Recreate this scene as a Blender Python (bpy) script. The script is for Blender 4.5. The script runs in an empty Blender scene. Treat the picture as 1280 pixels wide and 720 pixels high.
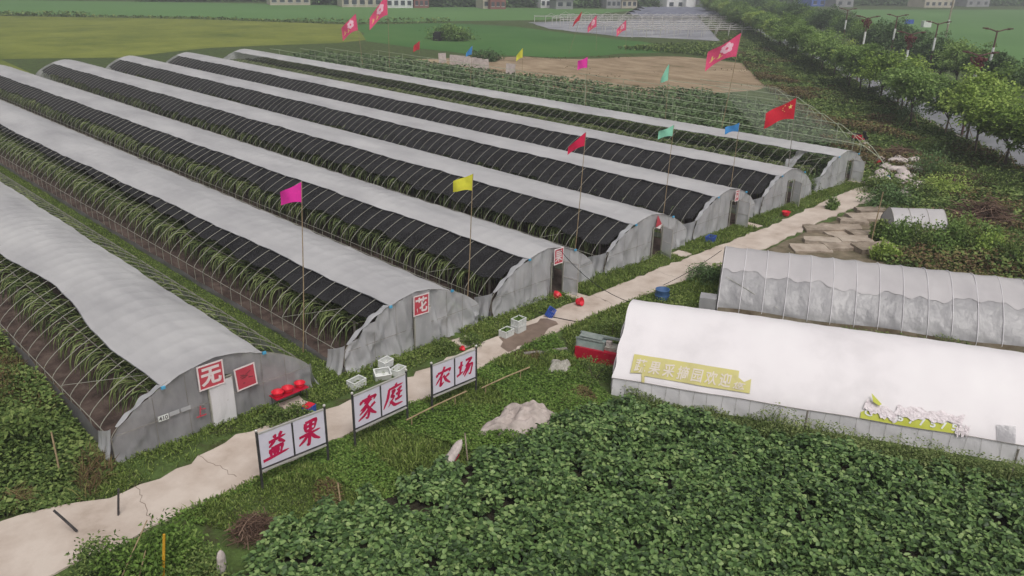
import bpy, math, random
import numpy as np
from mathutils import Vector, Matrix
rng = np.random.default_rng(11); random.seed(11)
S = bpy.context.scene; COL = S.collection
rad = math.radians

# ---------------------------------------------------------------- camera
H = 15.0; FPX = 1000.0; PITCH = rad(22); ROLL = rad(1.2); YAW = rad(45.6)
_fwd = np.array([0, math.cos(PITCH), -math.sin(PITCH)]); _r0 = np.array([1., 0, 0]); _u0 = np.cross(_r0, _fwd)
_rt = _r0 * math.cos(ROLL) + _u0 * math.sin(ROLL); _up = np.cross(_rt, _fwd)
_R = np.array([[math.cos(YAW), math.sin(YAW), 0], [-math.sin(YAW), math.cos(YAW), 0], [0, 0, 1]])
fwd, rt, up = _R @ _fwd, _R @ _rt, _R @ _up
cam = bpy.data.objects.new('camera', bpy.data.cameras.new('camera')); COL.objects.link(cam)
cam.matrix_world = Matrix(((rt[0], up[0], -fwd[0], 0), (rt[1], up[1], -fwd[1], 0), (rt[2], up[2], -fwd[2], H), (0, 0, 0, 1)))
cam.data.lens = 36 * FPX / 1280; cam.data.sensor_width = 36; cam.data.clip_end = 3000; cam.data.clip_start = .1
S.camera = cam

def at(x, y, z=0.0):
    """a pixel of the survey picture as a point of the farm at height z"""
    d = fwd * FPX + rt * (x - 640) - up * (y - 360)
    t = (z - H) / d[2]
    return np.array([d[0] * t, d[1] * t, z])

# ---------------------------------------------------------------- sky, sun, exposure
SUN_EL, SUN_AZ = rad(58), rad(205)      # azimuth measured from +y towards +x
w = bpy.data.worlds.new("World"); S.world = w; w.use_nodes = True
nt = w.node_tree; nt.nodes.clear()
sky = nt.nodes.new('ShaderNodeTexSky'); sky.sky_type = 'NISHITA'; sky.sun_disc = False
sky.sun_elevation = SUN_EL; sky.sun_rotation = SUN_AZ; sky.dust_density = 6; sky.air_density = 1.0; sky.ozone_density = 1
hs = nt.nodes.new('ShaderNodeHueSaturation'); hs.inputs['Saturation'].default_value = .22
bg = nt.nodes.new('ShaderNodeBackground'); bg.inputs['Strength'].default_value = .112
out = nt.nodes.new('ShaderNodeOutputWorld')
nt.links.new(sky.outputs[0], hs.inputs['Color']); nt.links.new(hs.outputs[0], bg.inputs[0]); nt.links.new(bg.outputs[0], out.inputs[0])
sl = bpy.data.lights.new('sun', 'SUN'); sl.energy = 1.1; sl.angle = rad(25); sl.color = (1, .95, .89)
so = bpy.data.objects.new('sun', sl); COL.objects.link(so)
sd = Vector((math.sin(SUN_AZ) * math.cos(SUN_EL), math.cos(SUN_AZ) * math.cos(SUN_EL), math.sin(SUN_EL)))
so.rotation_euler = sd.to_track_quat('Z', 'Y').to_euler(); so.location = sd * 100
S.view_settings.view_transform = 'Standard'; S.view_settings.look = 'None'
S.view_settings.exposure = 0.0; S.view_settings.gamma = 1
S.render.engine = 'CYCLES'
S.cycles.use_denoising = True; S.cycles.max_bounces = 6; S.cycles.transparent_max_bounces = 12
S.cycles.volume_bounces = 0; S.cycles.caustics_reflective = False; S.cycles.caustics_refractive = False

# ---------------------------------------------------------------- helpers
def lin(c):
    return tuple(((x / 255) / 12.92 if x / 255 <= .04045 else ((x / 255 + .055) / 1.055) ** 2.4) for x in c) + (1,)

def mat(name, cols, scale=2.0, rough=.8, spec=.25, rnd=0.0, objrnd=0.0, bump=0.0, bscale=8.0, trans=0.0, clear=0.0, lo=.3, hi=.7,
        stretch=(1, 1, 1), metal=0.0, detail=5, vrough=.6, crease=0.0, cscale=1.5):
    """a procedural surface: noise (world position), optional variation per island / per object, bump, translucency, see-through share"""
    m = bpy.data.materials.new(name); m.use_nodes = True
    t = m.node_tree; n = t.nodes; n.clear(); L = t.links.new
    geo = n.new('ShaderNodeNewGeometry')
    mp = n.new('ShaderNodeMapping'); mp.inputs['Scale'].default_value = stretch; L(geo.outputs['Position'], mp.inputs[0])
    nz = n.new('ShaderNodeTexNoise'); nz.inputs['Scale'].default_value = scale; nz.inputs['Detail'].default_value = detail
    nz.inputs['Roughness'].default_value = vrough; L(mp.outputs[0], nz.inputs['Vector'])
    fac = nz.outputs['Fac']
    def blend(a, b, k):
        x = n.new('ShaderNodeMix'); x.data_type = 'FLOAT'; x.inputs[0].default_value = k
        L(a, x.inputs[2]); L(b, x.inputs[3]); return x.outputs[0]
    if rnd: fac = blend(fac, geo.outputs['Random Per Island'], rnd)
    if objrnd:
        oi = n.new('ShaderNodeObjectInfo'); fac = blend(fac, oi.outputs['Random'], objrnd)
    cr = n.new('ShaderNodeValToRGB'); e = cr.color_ramp.elements
    k = len(cols)
    while len(e) < k: e.new(.5)
    for i, c in enumerate(cols):
        e[i].position = lo + (hi - lo) * i / max(1, k - 1); e[i].color = lin(c)
    L(fac, cr.inputs[0])
    p = n.new('ShaderNodeBsdfPrincipled'); p.inputs['Roughness'].default_value = rough
    p.inputs['Specular IOR Level'].default_value = spec; p.inputs['Metallic'].default_value = metal
    L(cr.outputs[0], p.inputs['Base Color'])
    if bump:
        bn = n.new('ShaderNodeTexNoise'); bn.inputs['Scale'].default_value = bscale; bn.inputs['Detail'].default_value = 4
        L(mp.outputs[0], bn.inputs['Vector'])
        b = n.new('ShaderNodeBump'); b.inputs['Strength'].default_value = bump; b.inputs['Distance'].default_value = .1
        L(bn.outputs['Fac'], b.inputs['Height']); L(b.outputs[0], p.inputs['Normal'])
    if crease:
        cn = n.new('ShaderNodeTexNoise'); cn.noise_type = 'RIDGED_MULTIFRACTAL'; cn.inputs['Scale'].default_value = cscale; cn.inputs['Detail'].default_value = 3
        L(mp.outputs[0], cn.inputs['Vector'])
        b2_ = n.new('ShaderNodeBump'); b2_.inputs['Strength'].default_value = crease; b2_.inputs['Distance'].default_value = .05
        L(cn.outputs['Fac'], b2_.inputs['Height'])
        if bump: L(b.outputs[0], b2_.inputs['Normal'])
        L(b2_.outputs[0], p.inputs['Normal'])
    sh = p.outputs[0]
    if trans:
        tr = n.new('ShaderNodeBsdfTranslucent'); L(cr.outputs[0], tr.inputs[0])
        mx = n.new('ShaderNodeMixShader'); mx.inputs[0].default_value = trans; L(sh, mx.inputs[1]); L(tr.outputs[0], mx.inputs[2]); sh = mx.outputs[0]
    if clear:
        tp = n.new('ShaderNodeBsdfTransparent')
        mx = n.new('ShaderNodeMixShader'); mx.inputs[0].default_value = clear; L(sh, mx.inputs[1]); L(tp.outputs[0], mx.inputs[2]); sh = mx.outputs[0]
    o = n.new('ShaderNodeOutputMaterial'); L(sh, o.inputs[0])
    return m

def mesh_np(name, V, F):
    V = np.asarray(V, dtype=np.float32); F = np.asarray(F, dtype=np.int32)
    me = bpy.data.meshes.new(name); k = F.shape[1]
    me.vertices.add(len(V)); me.vertices.foreach_set('co', V.ravel())
    me.loops.add(F.size); me.loops.foreach_set('vertex_index', F.ravel())
    me.polygons.add(len(F)); me.polygons.foreach_set('loop_start', np.arange(0, F.size, k, dtype=np.int32))
    me.update(calc_edges=True); return me

def link(name, me, m, parent=None, loc=None, rz=0):
    o = bpy.data.objects.new(name, me); COL.objects.link(o)
    if m is not None and len(me.materials) == 0: me.materials.append(m)
    if parent is not None: o.parent = parent
    if loc is not None: o.location = loc
    if rz: o.rotation_euler = (0, 0, rz)
    return o

class MB:
    def __init__(s): s.v = []; s.f = []
    def add(s, V, F):
        b = len(s.v); s.v += [tuple(map(float, p)) for p in V]; s.f += [tuple(i + b for i in q) for q in F]; return s
    def tube(s, path, r, n=6, cap=True):
        path = [Vector(p) for p in path]; rs = r if hasattr(r, '__len__') else [r] * len(path)
        V = []; F = []; prev = None
        for i, p in enumerate(path):
            d = (path[min(i + 1, len(path) - 1)] - path[max(i - 1, 0)]).normalized()
            a = Vector((0, 0, 1)) if abs(d.z) < .95 else Vector((1, 0, 0))
            if prev is not None: a = prev
            x = d.cross(a).normalized(); y = x.cross(d); prev = y
            for k in range(n):
                t = 2 * math.pi * k / n; V.append(p + (x * math.cos(t) + y * math.sin(t)) * rs[i])
        for i in range(len(path) - 1):
            for k in range(n): F.append((i * n + k, i * n + (k + 1) % n, (i + 1) * n + (k + 1) % n, (i + 1) * n + k))
        if cap: F.append(tuple(range(n))[::-1]); F.append(tuple((len(path) - 1) * n + k for k in range(n)))
        return s.add(V, F)
    def box(s, c, d, rz=0, ry=0, rx=0):
        M = Matrix.Rotation(rz, 3, 'Z') @ Matrix.Rotation(ry, 3, 'Y') @ Matrix.Rotation(rx, 3, 'X')
        V = [M @ Vector((x * d[0] / 2, y * d[1] / 2, z * d[2] / 2)) + Vector(c) for x in (-1, 1) for y in (-1, 1) for z in (-1, 1)]
        return s.add(V, [(0, 1, 3, 2), (4, 6, 7, 5), (0, 4, 5, 1), (2, 3, 7, 6), (0, 2, 6, 4), (1, 5, 7, 3)])
    def grid(s, P, skip=None):
        m, n = len(P), len(P[0])
        F = [(i * n + j, i * n + j + 1, (i + 1) * n + j + 1, (i + 1) * n + j) for i in range(m - 1) for j in range(n - 1) if not (skip and skip(i, j))]
        return s.add([p for row in P for p in row], F)
    def lathe(s, prof, c=(0, 0, 0), n=20):
        P = [[(c[0] + r * math.cos(2 * math.pi * k / n), c[1] + r * math.sin(2 * math.pi * k / n), c[2] + z) for k in range(n + 1)] for r, z in prof]
        return s.grid(P)
    def prism(s, poly, z0, z1):
        n = len(poly)
        V = [(x, y, z0) for x, y in poly] + [(x, y, z1) for x, y in poly]
        return s.add(V, [tuple(range(n))[::-1], tuple(range(n, 2 * n))] + [(i, (i + 1) % n, n + (i + 1) % n, n + i) for i in range(n)])
    def mesh(s, name, smooth=False):
        me = bpy.data.meshes.new(name); me.from_pydata(s.v, [], s.f)
        if smooth: me.polygons.foreach_set('use_smooth', [True] * len(me.polygons))
        me.update(); return me
    def build(s, name, m, parent=None, smooth=False, loc=None, rz=0):
        return link(name, s.mesh(name, smooth), m, parent, loc, rz)

def tag(o, label=None, cat=None, group=None, kind=None):
    if label: o['label'] = label
    if cat: o['category'] = cat
    if group: o['group'] = group
    if kind: o['kind'] = kind
    return o
def thing(name, label, cat, loc=(0, 0, 0), rz=0, group=None):
    o = bpy.data.objects.new(name, None); COL.objects.link(o); o.location = loc; o.rotation_euler = (0, 0, rz)
    return tag(o, label, cat, group)
def copy_tree(o, parent=None):
    c = o.copy(); COL.objects.link(c)
    if parent is not None: c.parent = parent
    for ch in list(o.children): copy_tree(ch, c)
    return c

def unit(a): return a / np.maximum(np.linalg.norm(a, axis=1, keepdims=True), 1e-9)
def leaves(P, D, L, W, droop=.15):
    """one folded quad per leaf, starting at P and pointing along D"""
    n = len(P); L = np.broadcast_to(L, n)[:, None]; W = np.broadcast_to(W, n)[:, None]
    D = unit(D); Q = unit(np.cross(D, rng.normal(size=(n, 3)) * .35 + np.array([0, 0, 1.])))
    N = np.cross(Q, D)
    mid = P + D * L * .5 + N * L * .06
    tip = P + D * L - np.array([0, 0, 1.]) * L * droop
    V = np.stack([P, mid + Q * W / 2, tip, mid - Q * W / 2], axis=1).reshape(-1, 3)
    return V, np.arange(4 * n).reshape(n, 4)
def join(parts):
    V = []; F = []; b = 0
    for v, f in parts: V.append(v); F.append(f + b); b += len(v)
    return np.concatenate(V), np.concatenate(F)
def rdir(n, zlo=-.3, zhi=1.0):
    a = rng.uniform(0, 2 * np.pi, n); z = rng.uniform(zlo, zhi, n); r = np.sqrt(np.maximum(0.02, 1 - np.minimum(z * z, .98)))
    return np.stack([np.cos(a) * r, np.sin(a) * r, z], axis=1)
def in_poly(X, Y, poly):
    c = np.zeros(len(X), bool); n = len(poly)
    for i in range(n):
        x1, y1 = poly[i][:2]; x2, y2 = poly[(i + 1) % n][:2]
        k = ((y1 > Y) != (y2 > Y)) & (X < (x2 - x1) * (Y - y1) / (y2 - y1 + 1e-12) + x1); c ^= k
    return c
def scatter(poly, per_m2):
    p = np.array([q[:2] for q in poly]); lo, hi = p.min(0), p.max(0)
    n = int((hi - lo).prod() * per_m2)
    X, Y = rng.uniform(lo[0], hi[0], n), rng.uniform(lo[1], hi[1], n)
    k = in_poly(X, Y, poly); return np.stack([X[k], Y[k]], 1)
_fx = rng.uniform(0, 6.28, 12); _fd = rng.normal(size=(12, 2))
def lump(P, f=1.0, seed=0):
    """smooth field about -1..1 over the plane"""
    v = np.zeros(len(P))
    for i in range(6):
        v += np.sin(P[:, 0] * _fd[(i + seed) % 12, 0] * f * (1 + i * .35) + P[:, 1] * _fd[(i + seed) % 12, 1] * f * (1 + i * .35) + _fx[(i + seed) % 12]) / (1 + i * .3)
    return v / 2.2
def sheet(name, poly, z, m, kind='structure'):
    me = bpy.data.meshes.new(name); me.from_pydata([(p[0], p[1], z) for p in poly], [], [tuple(range(len(poly)))]); me.update()
    o = link(name, me, m)
    if me.polygons[0].normal.z < 0: me.flip_normals()
    o['kind'] = kind; return o
def wobble(pts, amp, step=.6):
    """a polygon with its edges broken into short uneven bits"""
    o = []; n = len(pts)
    for i in range(n):
        a, b = np.array(pts[i][:2]), np.array(pts[(i + 1) % n][:2]); k = max(1, int(np.linalg.norm(b - a) / step))
        for j in range(k): o.append(tuple(a + (b - a) * j / k + rng.normal(size=2) * amp))
    return o

# ---------------------------------------------------------------- materials
M = {}
M['ground'] = mat('meadow_ground', [(52, 58, 34), (70, 84, 42), (84, 100, 52)], 1.2, .95, bump=.5, bscale=6)
M['verge'] = mat('verge_ground', [(70, 64, 46), (74, 90, 46), (90, 112, 58)], 1.6, .95, bump=.6, bscale=9)
M['path'] = mat('path_concrete', [(150, 134, 120), (184, 169, 157), (200, 187, 176)], .7, .9, bump=.12, bscale=9, lo=.22, hi=.62, detail=8)
M['wet'] = mat('damp_concrete', [(104, 88, 76), (134, 116, 104)], 1.5, .55, .4)
M['soil'] = mat('bare_soil', [(54, 44, 40), (82, 68, 62), (104, 90, 82)], 1.3, .95, bump=.7, bscale=5)
M['asphalt'] = mat('asphalt', [(116, 117, 122), (136, 137, 142)], .4, .8)
M['rice_y'] = mat('ripening_rice', [(84, 98, 36), (112, 120, 48), (130, 136, 60)], .05, .95, bump=.8, bscale=1.2, stretch=(1, 1, 1), detail=12, vrough=.8, lo=.36, hi=.64)
M['rice_g'] = mat('green_rice', [(56, 92, 40), (66, 106, 48), (80, 114, 56)], .03, .95, bump=.5, bscale=1.5, detail=9, vrough=.7)
M['rice_f'] = mat('far_green_rice', [(80, 116, 62), (92, 128, 70)], .02, .95, detail=8)
M['stubble'] = mat('stubble_field', [(96, 86, 56), (148, 128, 104), (178, 160, 134)], .18, .95, bump=.8, bscale=2, detail=10, vrough=.75, stretch=(1.6, .7, 1))
M['mulch'] = mat('pale_mulch', [(112, 112, 118), (140, 140, 146), (168, 168, 170)], .12, .8, detail=8, stretch=(.6, 2, 1))
M['film'] = mat('roof_film', [(182, 180, 182), (200, 198, 199), (214, 212, 212)], .35, .4, .4, trans=.18, clear=.10, bump=.08, bscale=2.2, detail=7, stretch=(1.6, .5, 1), crease=.3, cscale=1.0)
M['gable'] = mat('gable_film', [(184, 184, 188), (204, 204, 207), (222, 221, 223)], 1.2, .32, .5, trans=.2, clear=.24, bump=.3, bscale=2.5, stretch=(1.3, 1, .7), lo=.2, hi=.8, crease=.7, cscale=1.3)
M['gable_old'] = mat('old_gable_film', [(150, 150, 154), (174, 173, 176), (196, 194, 196)], 1.0, .35, .5, trans=.2, clear=.3, bump=.3, bscale=2.5, stretch=(1.3, 1, .7), lo=.2, hi=.8, crease=.6, cscale=1.2)
M['skirt'] = mat('skirt_film', [(118, 118, 124), (148, 148, 154)], 1.0, .4, .4, trans=.15, clear=.3, bump=.4, bscale=3)
M['net'] = mat('shade_net', [(30, 29, 31), (42, 41, 43), (50, 49, 51)], .7, .85, .15, bump=.7, bscale=2.5, detail=8, clear=.1)
M['pipe'] = mat('galvanised_pipe', [(128, 126, 116), (158, 156, 144)], 3, .45, .5)
M['wire'] = mat('wire', [(146, 154, 130), (176, 182, 160)], 3, .6)
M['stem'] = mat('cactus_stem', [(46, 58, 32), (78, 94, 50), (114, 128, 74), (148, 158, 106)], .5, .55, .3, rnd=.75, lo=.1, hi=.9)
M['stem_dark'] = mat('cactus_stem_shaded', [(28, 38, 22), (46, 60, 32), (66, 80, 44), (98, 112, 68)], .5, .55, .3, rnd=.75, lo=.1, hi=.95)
M['grass'] = mat('grass_blades', [(68, 80, 38), (98, 118, 54), (124, 144, 72), (150, 158, 96)], .5, .75, .2, rnd=.5, trans=.2, lo=.2, hi=.8)
M['creeper'] = mat('creeping_weed', [(58, 78, 34), (86, 114, 48), (112, 142, 64), (136, 152, 86)], .45, .7, .25, rnd=.45, trans=.2, lo=.2, hi=.8)
M['weed'] = mat('tall_weed', [(56, 72, 38), (88, 110, 56), (118, 138, 74), (146, 158, 96)], .4, .7, .25, rnd=.5, trans=.2, lo=.2, hi=.8)
M['bean'] = mat('bean_leaf', [(26, 40, 22), (66, 92, 48), (104, 132, 74), (150, 168, 108)], .8, .5, .35, rnd=.5, trans=.08, lo=.15, hi=.85)
M['bean_soil'] = mat('bean_bed_soil', [(34, 32, 24), (52, 48, 36), (62, 62, 42)], 2, .95, bump=.6, bscale=6)
M['feather'] = mat('feathery_weed', [(66, 82, 42), (96, 114, 62), (124, 138, 84), (150, 156, 104)], .6, .75, .2, rnd=.5, trans=.2, lo=.2, hi=.8)
M['earthed'] = mat('earth_stained_film', [(98, 84, 68), (124, 112, 94), (140, 132, 116)], 1.2, .8, bump=.5, bscale=5)
M['dust'] = mat('dusty_ground', [(74, 72, 50), (112, 102, 84), (136, 124, 106)], 1.1, .95, bump=.5, bscale=6)
M['crop'] = mat('vine_leaf', [(66, 84, 54), (92, 114, 72), (120, 142, 98)], .25, .75, .25, rnd=.5, trans=.15, lo=.2, hi=.8)
M['leaf_lt'] = mat('light_tree_leaf', [(74, 98, 40), (122, 148, 66), (158, 180, 90), (178, 192, 110)], .3, .65, .3, rnd=.45, objrnd=.3, trans=.25, lo=.15, hi=.8)
M['leaf_md'] = mat('tree_leaf', [(76, 100, 52), (118, 146, 76), (152, 176, 102)], .3, .65, .3, rnd=.45, objrnd=.25, trans=.25, lo=.2, hi=.8)
M['leaf_dk'] = mat('dark_tree_leaf', [(62, 82, 52), (92, 118, 72), (122, 148, 94)], .3, .7, .3, rnd=.45, objrnd=.25, trans=.2, lo=.2, hi=.8)
M['bark'] = mat('bark', [(72, 62, 54), (110, 98, 86)], 4, .9)
M['twig'] = mat('dead_twig', [(70, 52, 44), (104, 82, 70), (134, 112, 96)], 1.5, .9, rnd=.6, lo=.2, hi=.8)
M['dryweed'] = mat('dry_weed', [(84, 66, 48), (112, 94, 66), (112, 116, 66)], .6, .9, rnd=.6, lo=.2, hi=.8)
M['bamboo'] = mat('bamboo', [(136, 118, 92), (166, 146, 116)], 4, .7)
M['grey_pole'] = mat('grey_pole', [(112, 106, 100), (146, 140, 132)], 5, .7)
M['white_film'] = mat('white_film', [(206, 201, 203), (224, 219, 221), (230, 226, 227)], .3, .6, .15, detail=6, crease=.12, cscale=.9)
M['white_skirt'] = mat('white_skirt_film', [(222, 219, 222), (236, 233, 236)], .8, .5, .3, trans=.15, clear=.05, bump=.4, bscale=2.5, stretch=(1, 1, .5), crease=.6, cscale=1.6)
M['clear_film'] = mat('clear_film', [(166, 164, 168), (188, 186, 189), (212, 209, 211)], .5, .3, .5, trans=.15, clear=.27, bump=.7, bscale=3, stretch=(1, 1, .6), detail=8, crease=1.0, cscale=1.6)
M['clear_top'] = mat('clear_film_top', [(184, 180, 182), (200, 196, 197)], .5, .4, .4, trans=.15, clear=.04, bump=.2, bscale=2, detail=7)
M['olive'] = mat('olive_banner', [(176, 166, 112), (194, 186, 126), (198, 190, 112)], 1.2, .6)
M['lime'] = mat('lime_banner', [(176, 180, 66), (190, 194, 84)], 1.5, .6)
M['faded'] = mat('faded_banner_back', [(196, 184, 188), (220, 210, 213), (232, 224, 226)], 6, .7, bump=.8, bscale=8)
M['fadedtext'] = mat('faded_lettering', [(206, 196, 182), (216, 206, 196)], 4, .7)
M['white'] = mat('white_plastic', [(206, 208, 206), (224, 225, 222)], 4, .5)
M['board'] = mat('sign_board', [(206, 202, 216), (218, 214, 226)], 2, .4)
M['brush'] = mat('brush_red', [(176, 24, 70), (196, 34, 84)], 5, .5)
M['steel'] = mat('steel', [(60, 58, 60), (92, 90, 92)], 4, .35, .5, metal=.4)
M['chrome'] = mat('bright_steel', [(184, 180, 176), (206, 202, 198)], 4, .3, .5, metal=.3)
M['signred'] = mat('faded_red', [(176, 62, 76), (194, 78, 90)], 1.5, .6)
M['signwhite'] = mat('sign_lettering', [(214, 200, 200), (226, 214, 214)], 3, .6)
M['smudge'] = mat('smudged_print', [(112, 52, 58), (140, 66, 70)], 9, .7)
M['red'] = mat('red_plastic', [(196, 22, 44), (218, 34, 56)], 4, .4, .4)
M['blue'] = mat('blue_plastic', [(44, 74, 158), (66, 96, 178)], 4, .45)
M['bluegrey'] = mat('blue_drum', [(52, 82, 126), (72, 104, 146)], 4, .5)
M['cyan'] = mat('cyan_clip', [(70, 150, 190), (90, 168, 204)], 4, .5)
M['tank_red'] = mat('tank_red', [(166, 16, 44), (182, 26, 56)], 3, .4, .4)
M['tank_glass'] = mat('tank_glass', [(132, 148, 146), (168, 182, 178)], 3, .15, .5)
M['tank_lid'] = mat('tank_lid', [(112, 122, 118), (146, 152, 148)], 3, .6)
M['tarp'] = mat('grey_tarp', [(144, 134, 128), (174, 162, 156), (192, 180, 174)], 1.8, .7, bump=.5, bscale=4)
M['sack'] = mat('pale_sack', [(168, 156, 152), (190, 178, 174), (204, 194, 190)], 3, .7, bump=.4, bscale=7)
M['slab'] = mat('stone_slab', [(128, 116, 102), (166, 152, 138), (186, 174, 160)], 1.6, .9, bump=.5, bscale=6, objrnd=.3)
M['stone'] = mat('pale_stone', [(140, 136, 126), (180, 176, 168)], 4, .9, bump=.7, bscale=8)
M['yellowpipe'] = mat('yellow_pipe', [(196, 144, 40), (208, 160, 56)], 4, .5)
M['black'] = mat('black_cable', [(34, 32, 34), (46, 44, 46)], 4, .6)
for k, c in dict(f_magenta=(244, 60, 176), f_yellow=(226, 222, 74), f_crimson=(222, 40, 84), f_mint=(150, 220, 190), f_blue=(70, 142, 206),
                 f_red=(206, 36, 56), f_pink=(240, 88, 132)).items():
    M[k] = mat(k[2:] + '_cloth', [tuple(int(x * .93) for x in c), c], 6, .7, .2, trans=.12)
M['f_print'] = mat('flag_print', [(236, 176, 196), (244, 206, 218)], 6, .7)
M['f_gold'] = mat('flag_gold', [(232, 204, 110), (240, 220, 140)], 6, .7)

# ---------------------------------------------------------------- terrain, fields, paths
GX0, GX1, GY0, GY1 = -420, 640, -120, 560
sheet('ground', [(GX0, GY0), (GX1, GY0), (GX1, GY1), (GX0, GY1)], 0, M['ground'])
P2 = lambda *pp: [at(*p)[:2] for p in pp]
sheet('yellow_rice_field', [(-320, 119), (33, 119)] + P2((0, 74), (150, 72), (262, 60), (330, 57), (420, 54), (458, 50), (444, 31), (330, 27), (240, 24), (0, 20)) + [(-160, 320)], .02, M['rice_y'])
sheet('green_rice_field', wobble(P2((458, 52), (444, 31), (560, 29), (640, 33), (700, 41), (800, 52), (860, 60), (850, 64), (700, 72), (600, 69), (520, 60)), .5, 6), .03, M['rice_g'])
sheet('far_green_field', P2((-200, 18), (0, 18), (240, 21), (440, 28), (600, 26), (680, 25), (800, 12), (640, 10), (300, 4), (0, 0), (-200, -2)), .02, M['rice_f'])
sheet('brown_stubble_field', wobble(P2((500, 76), (600, 70), (720, 74), (850, 70), (960, 84), (1000, 104), (870, 124), (780, 124), (700, 112), (620, 98)), .5, 4), .03, M['stubble'])
sheet('roadside_rice_field', P2((1060, 12), (1500, 12), (1560, 110), (1300, 96), (1180, 58), (1090, 30)), .02, M['rice_f'])
sheet('pale_mulch_ground', wobble(P2((660, 28), (720, 26), (790, 26), (812, 11), (935, 12), (945, 46), (900, 51), (780, 46), (700, 38)), .6, 5), .03, M['mulch'])
sheet('verge', wobble([(-6, 13), (30, 13), (36, 18), (72, 17.5), (72, 26), (50, 24.6), (-6, 24.6)], .3, 1.5), .008, M['verge'])
# concrete path: an uneven strip with its own small thickness
pl = [(-4, 23.6), (3.1, 23.2), (4.2, 23.0), (5.6, 22.25), (7.2, 22.1), (10.2, 22.75), (14.2, 22.0), (19, 22.25), (22, 22.5), (26.4, 22.6), (34.6, 22.5), (45.5, 22.3), (58, 22.6), (64.6, 21.8), (72, 20.6)]
pr = [(72, 18.9), (63.3, 19.9), (55.5, 20.5), (48.7, 20.6), (42, 20.3), (36, 20.5), (29.7, 20.9), (24.7, 20.95), (20.5, 20.8), (16.7, 20.4), (13.1, 20.3), (9.7, 20.2), (6.6, 20.0), (4, 20), (-4, 19.4)]
pp = wobble(pl + pr, .07, .45)
o = MB().prism(pp, .0, .06).build('path', M['path']); o['kind'] = 'structure'
for (x, y, L_, a_) in [(6.2, 20.3, 2.0, 1.4), (9.0, 20.6, 1.9, 1.75), (15.2, 20.7, 1.4, 1.5), (19.6, 20.9, 1.4, 1.7), (28.5, 21.2, 1.3, 1.4), (33.8, 20.9, 1.5, 1.6), (41.0, 20.6, 1.6, 1.5)]:
    q = [(x + math.cos(a_) * L_ * u + rng.normal(0, .05), y + math.sin(a_) * L_ * u + rng.normal(0, .05)) for u in np.linspace(0, 1, 12)]
    sheet('path_crack', [(c_[0] - .009, c_[1]) for c_ in q] + [(c_[0] + .01, c_[1] + .006) for c_ in q[::-1]], .064, M['wet'])
sheet('damp_patch', wobble([(21.2, 21.0), (23.4, 20.95), (25.2, 21.6), (24.6, 22.3), (22.0, 22.2)], .1, .4), .066, M['wet'])
for (x, y, a, b) in [(12.6, 23.2, .9, 1.0), (20.6, 23.0, .8, .9), (28.1, 23.1, .7, .9), (37.2, 23.1, .8, .9), (45.2, 23.1, .7, .9), (61.6, 23.4, .7, 1.2)]:
    o = MB().prism(wobble([(x - a / 2, y - b / 2), (x + a / 2, y - b / 2), (x + a / 2, y + b / 2), (x - a / 2, y + b / 2)], .05, .3), 0, .05).build('doorstep_path', M['path']); o['kind'] = 'structure'
# the road beyond the trees: direction of the tree line
RD = np.array([.793, .61]); RN = np.array([.61, -.793]); R0 = np.array([79., 20.4])
def rp(t, o): return R0 + RD * t + RN * o
sheet('road', [rp(-90, 2.3), rp(330, 2.3), rp(330, 10.5), rp(-90, 10.5)], .03, M['asphalt'])
for oo in (2.15, 10.65):
    a = [rp(-90, oo - .12), rp(330, oo - .12), rp(330, oo + .12), rp(-90, oo + .12)]
    k = MB().prism([tuple(q) for q in a], 0, .14).build('kerb', M['slab']); k['kind'] = 'structure'
for i in range(60):
    t = -80 + i * 6.5; sheet('road_marking', [rp(t, 6.35), rp(t + 3, 6.35), rp(t + 3, 6.5), rp(t, 6.5)], .036, M['white'])
sheet('roadside_verge', [rp(-90, -14), rp(200, -6), rp(330, -5), rp(330, 2.0), rp(-90, 2.0)], .012, M['verge'])

# ---------------------------------------------------------------- greenhouses
HW, LEG, TOP = 3.55, .9, 2.55
def arch_z(x, hw=HW, leg=LEG, top=TOP):
    return leg + (top - leg) * max(0.0, 1 - (min(abs(x), hw) / hw) ** 1.6) ** .75
RIBPATH = [(-HW, 0), (-HW, .5), (-HW, LEG)] + [(HW * math.sin(t), arch_z(HW * math.sin(t))) for t in np.linspace(-math.pi / 2, math.pi / 2, 21)[1:-1]] + [(HW, LEG), (HW, .5), (HW, 0)]
rib_me = MB().tube([(x, 0, z) for x, z in RIBPATH], .015, 5, False).mesh('rib', True); rib_me.materials.append(M['pipe'])

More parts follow.
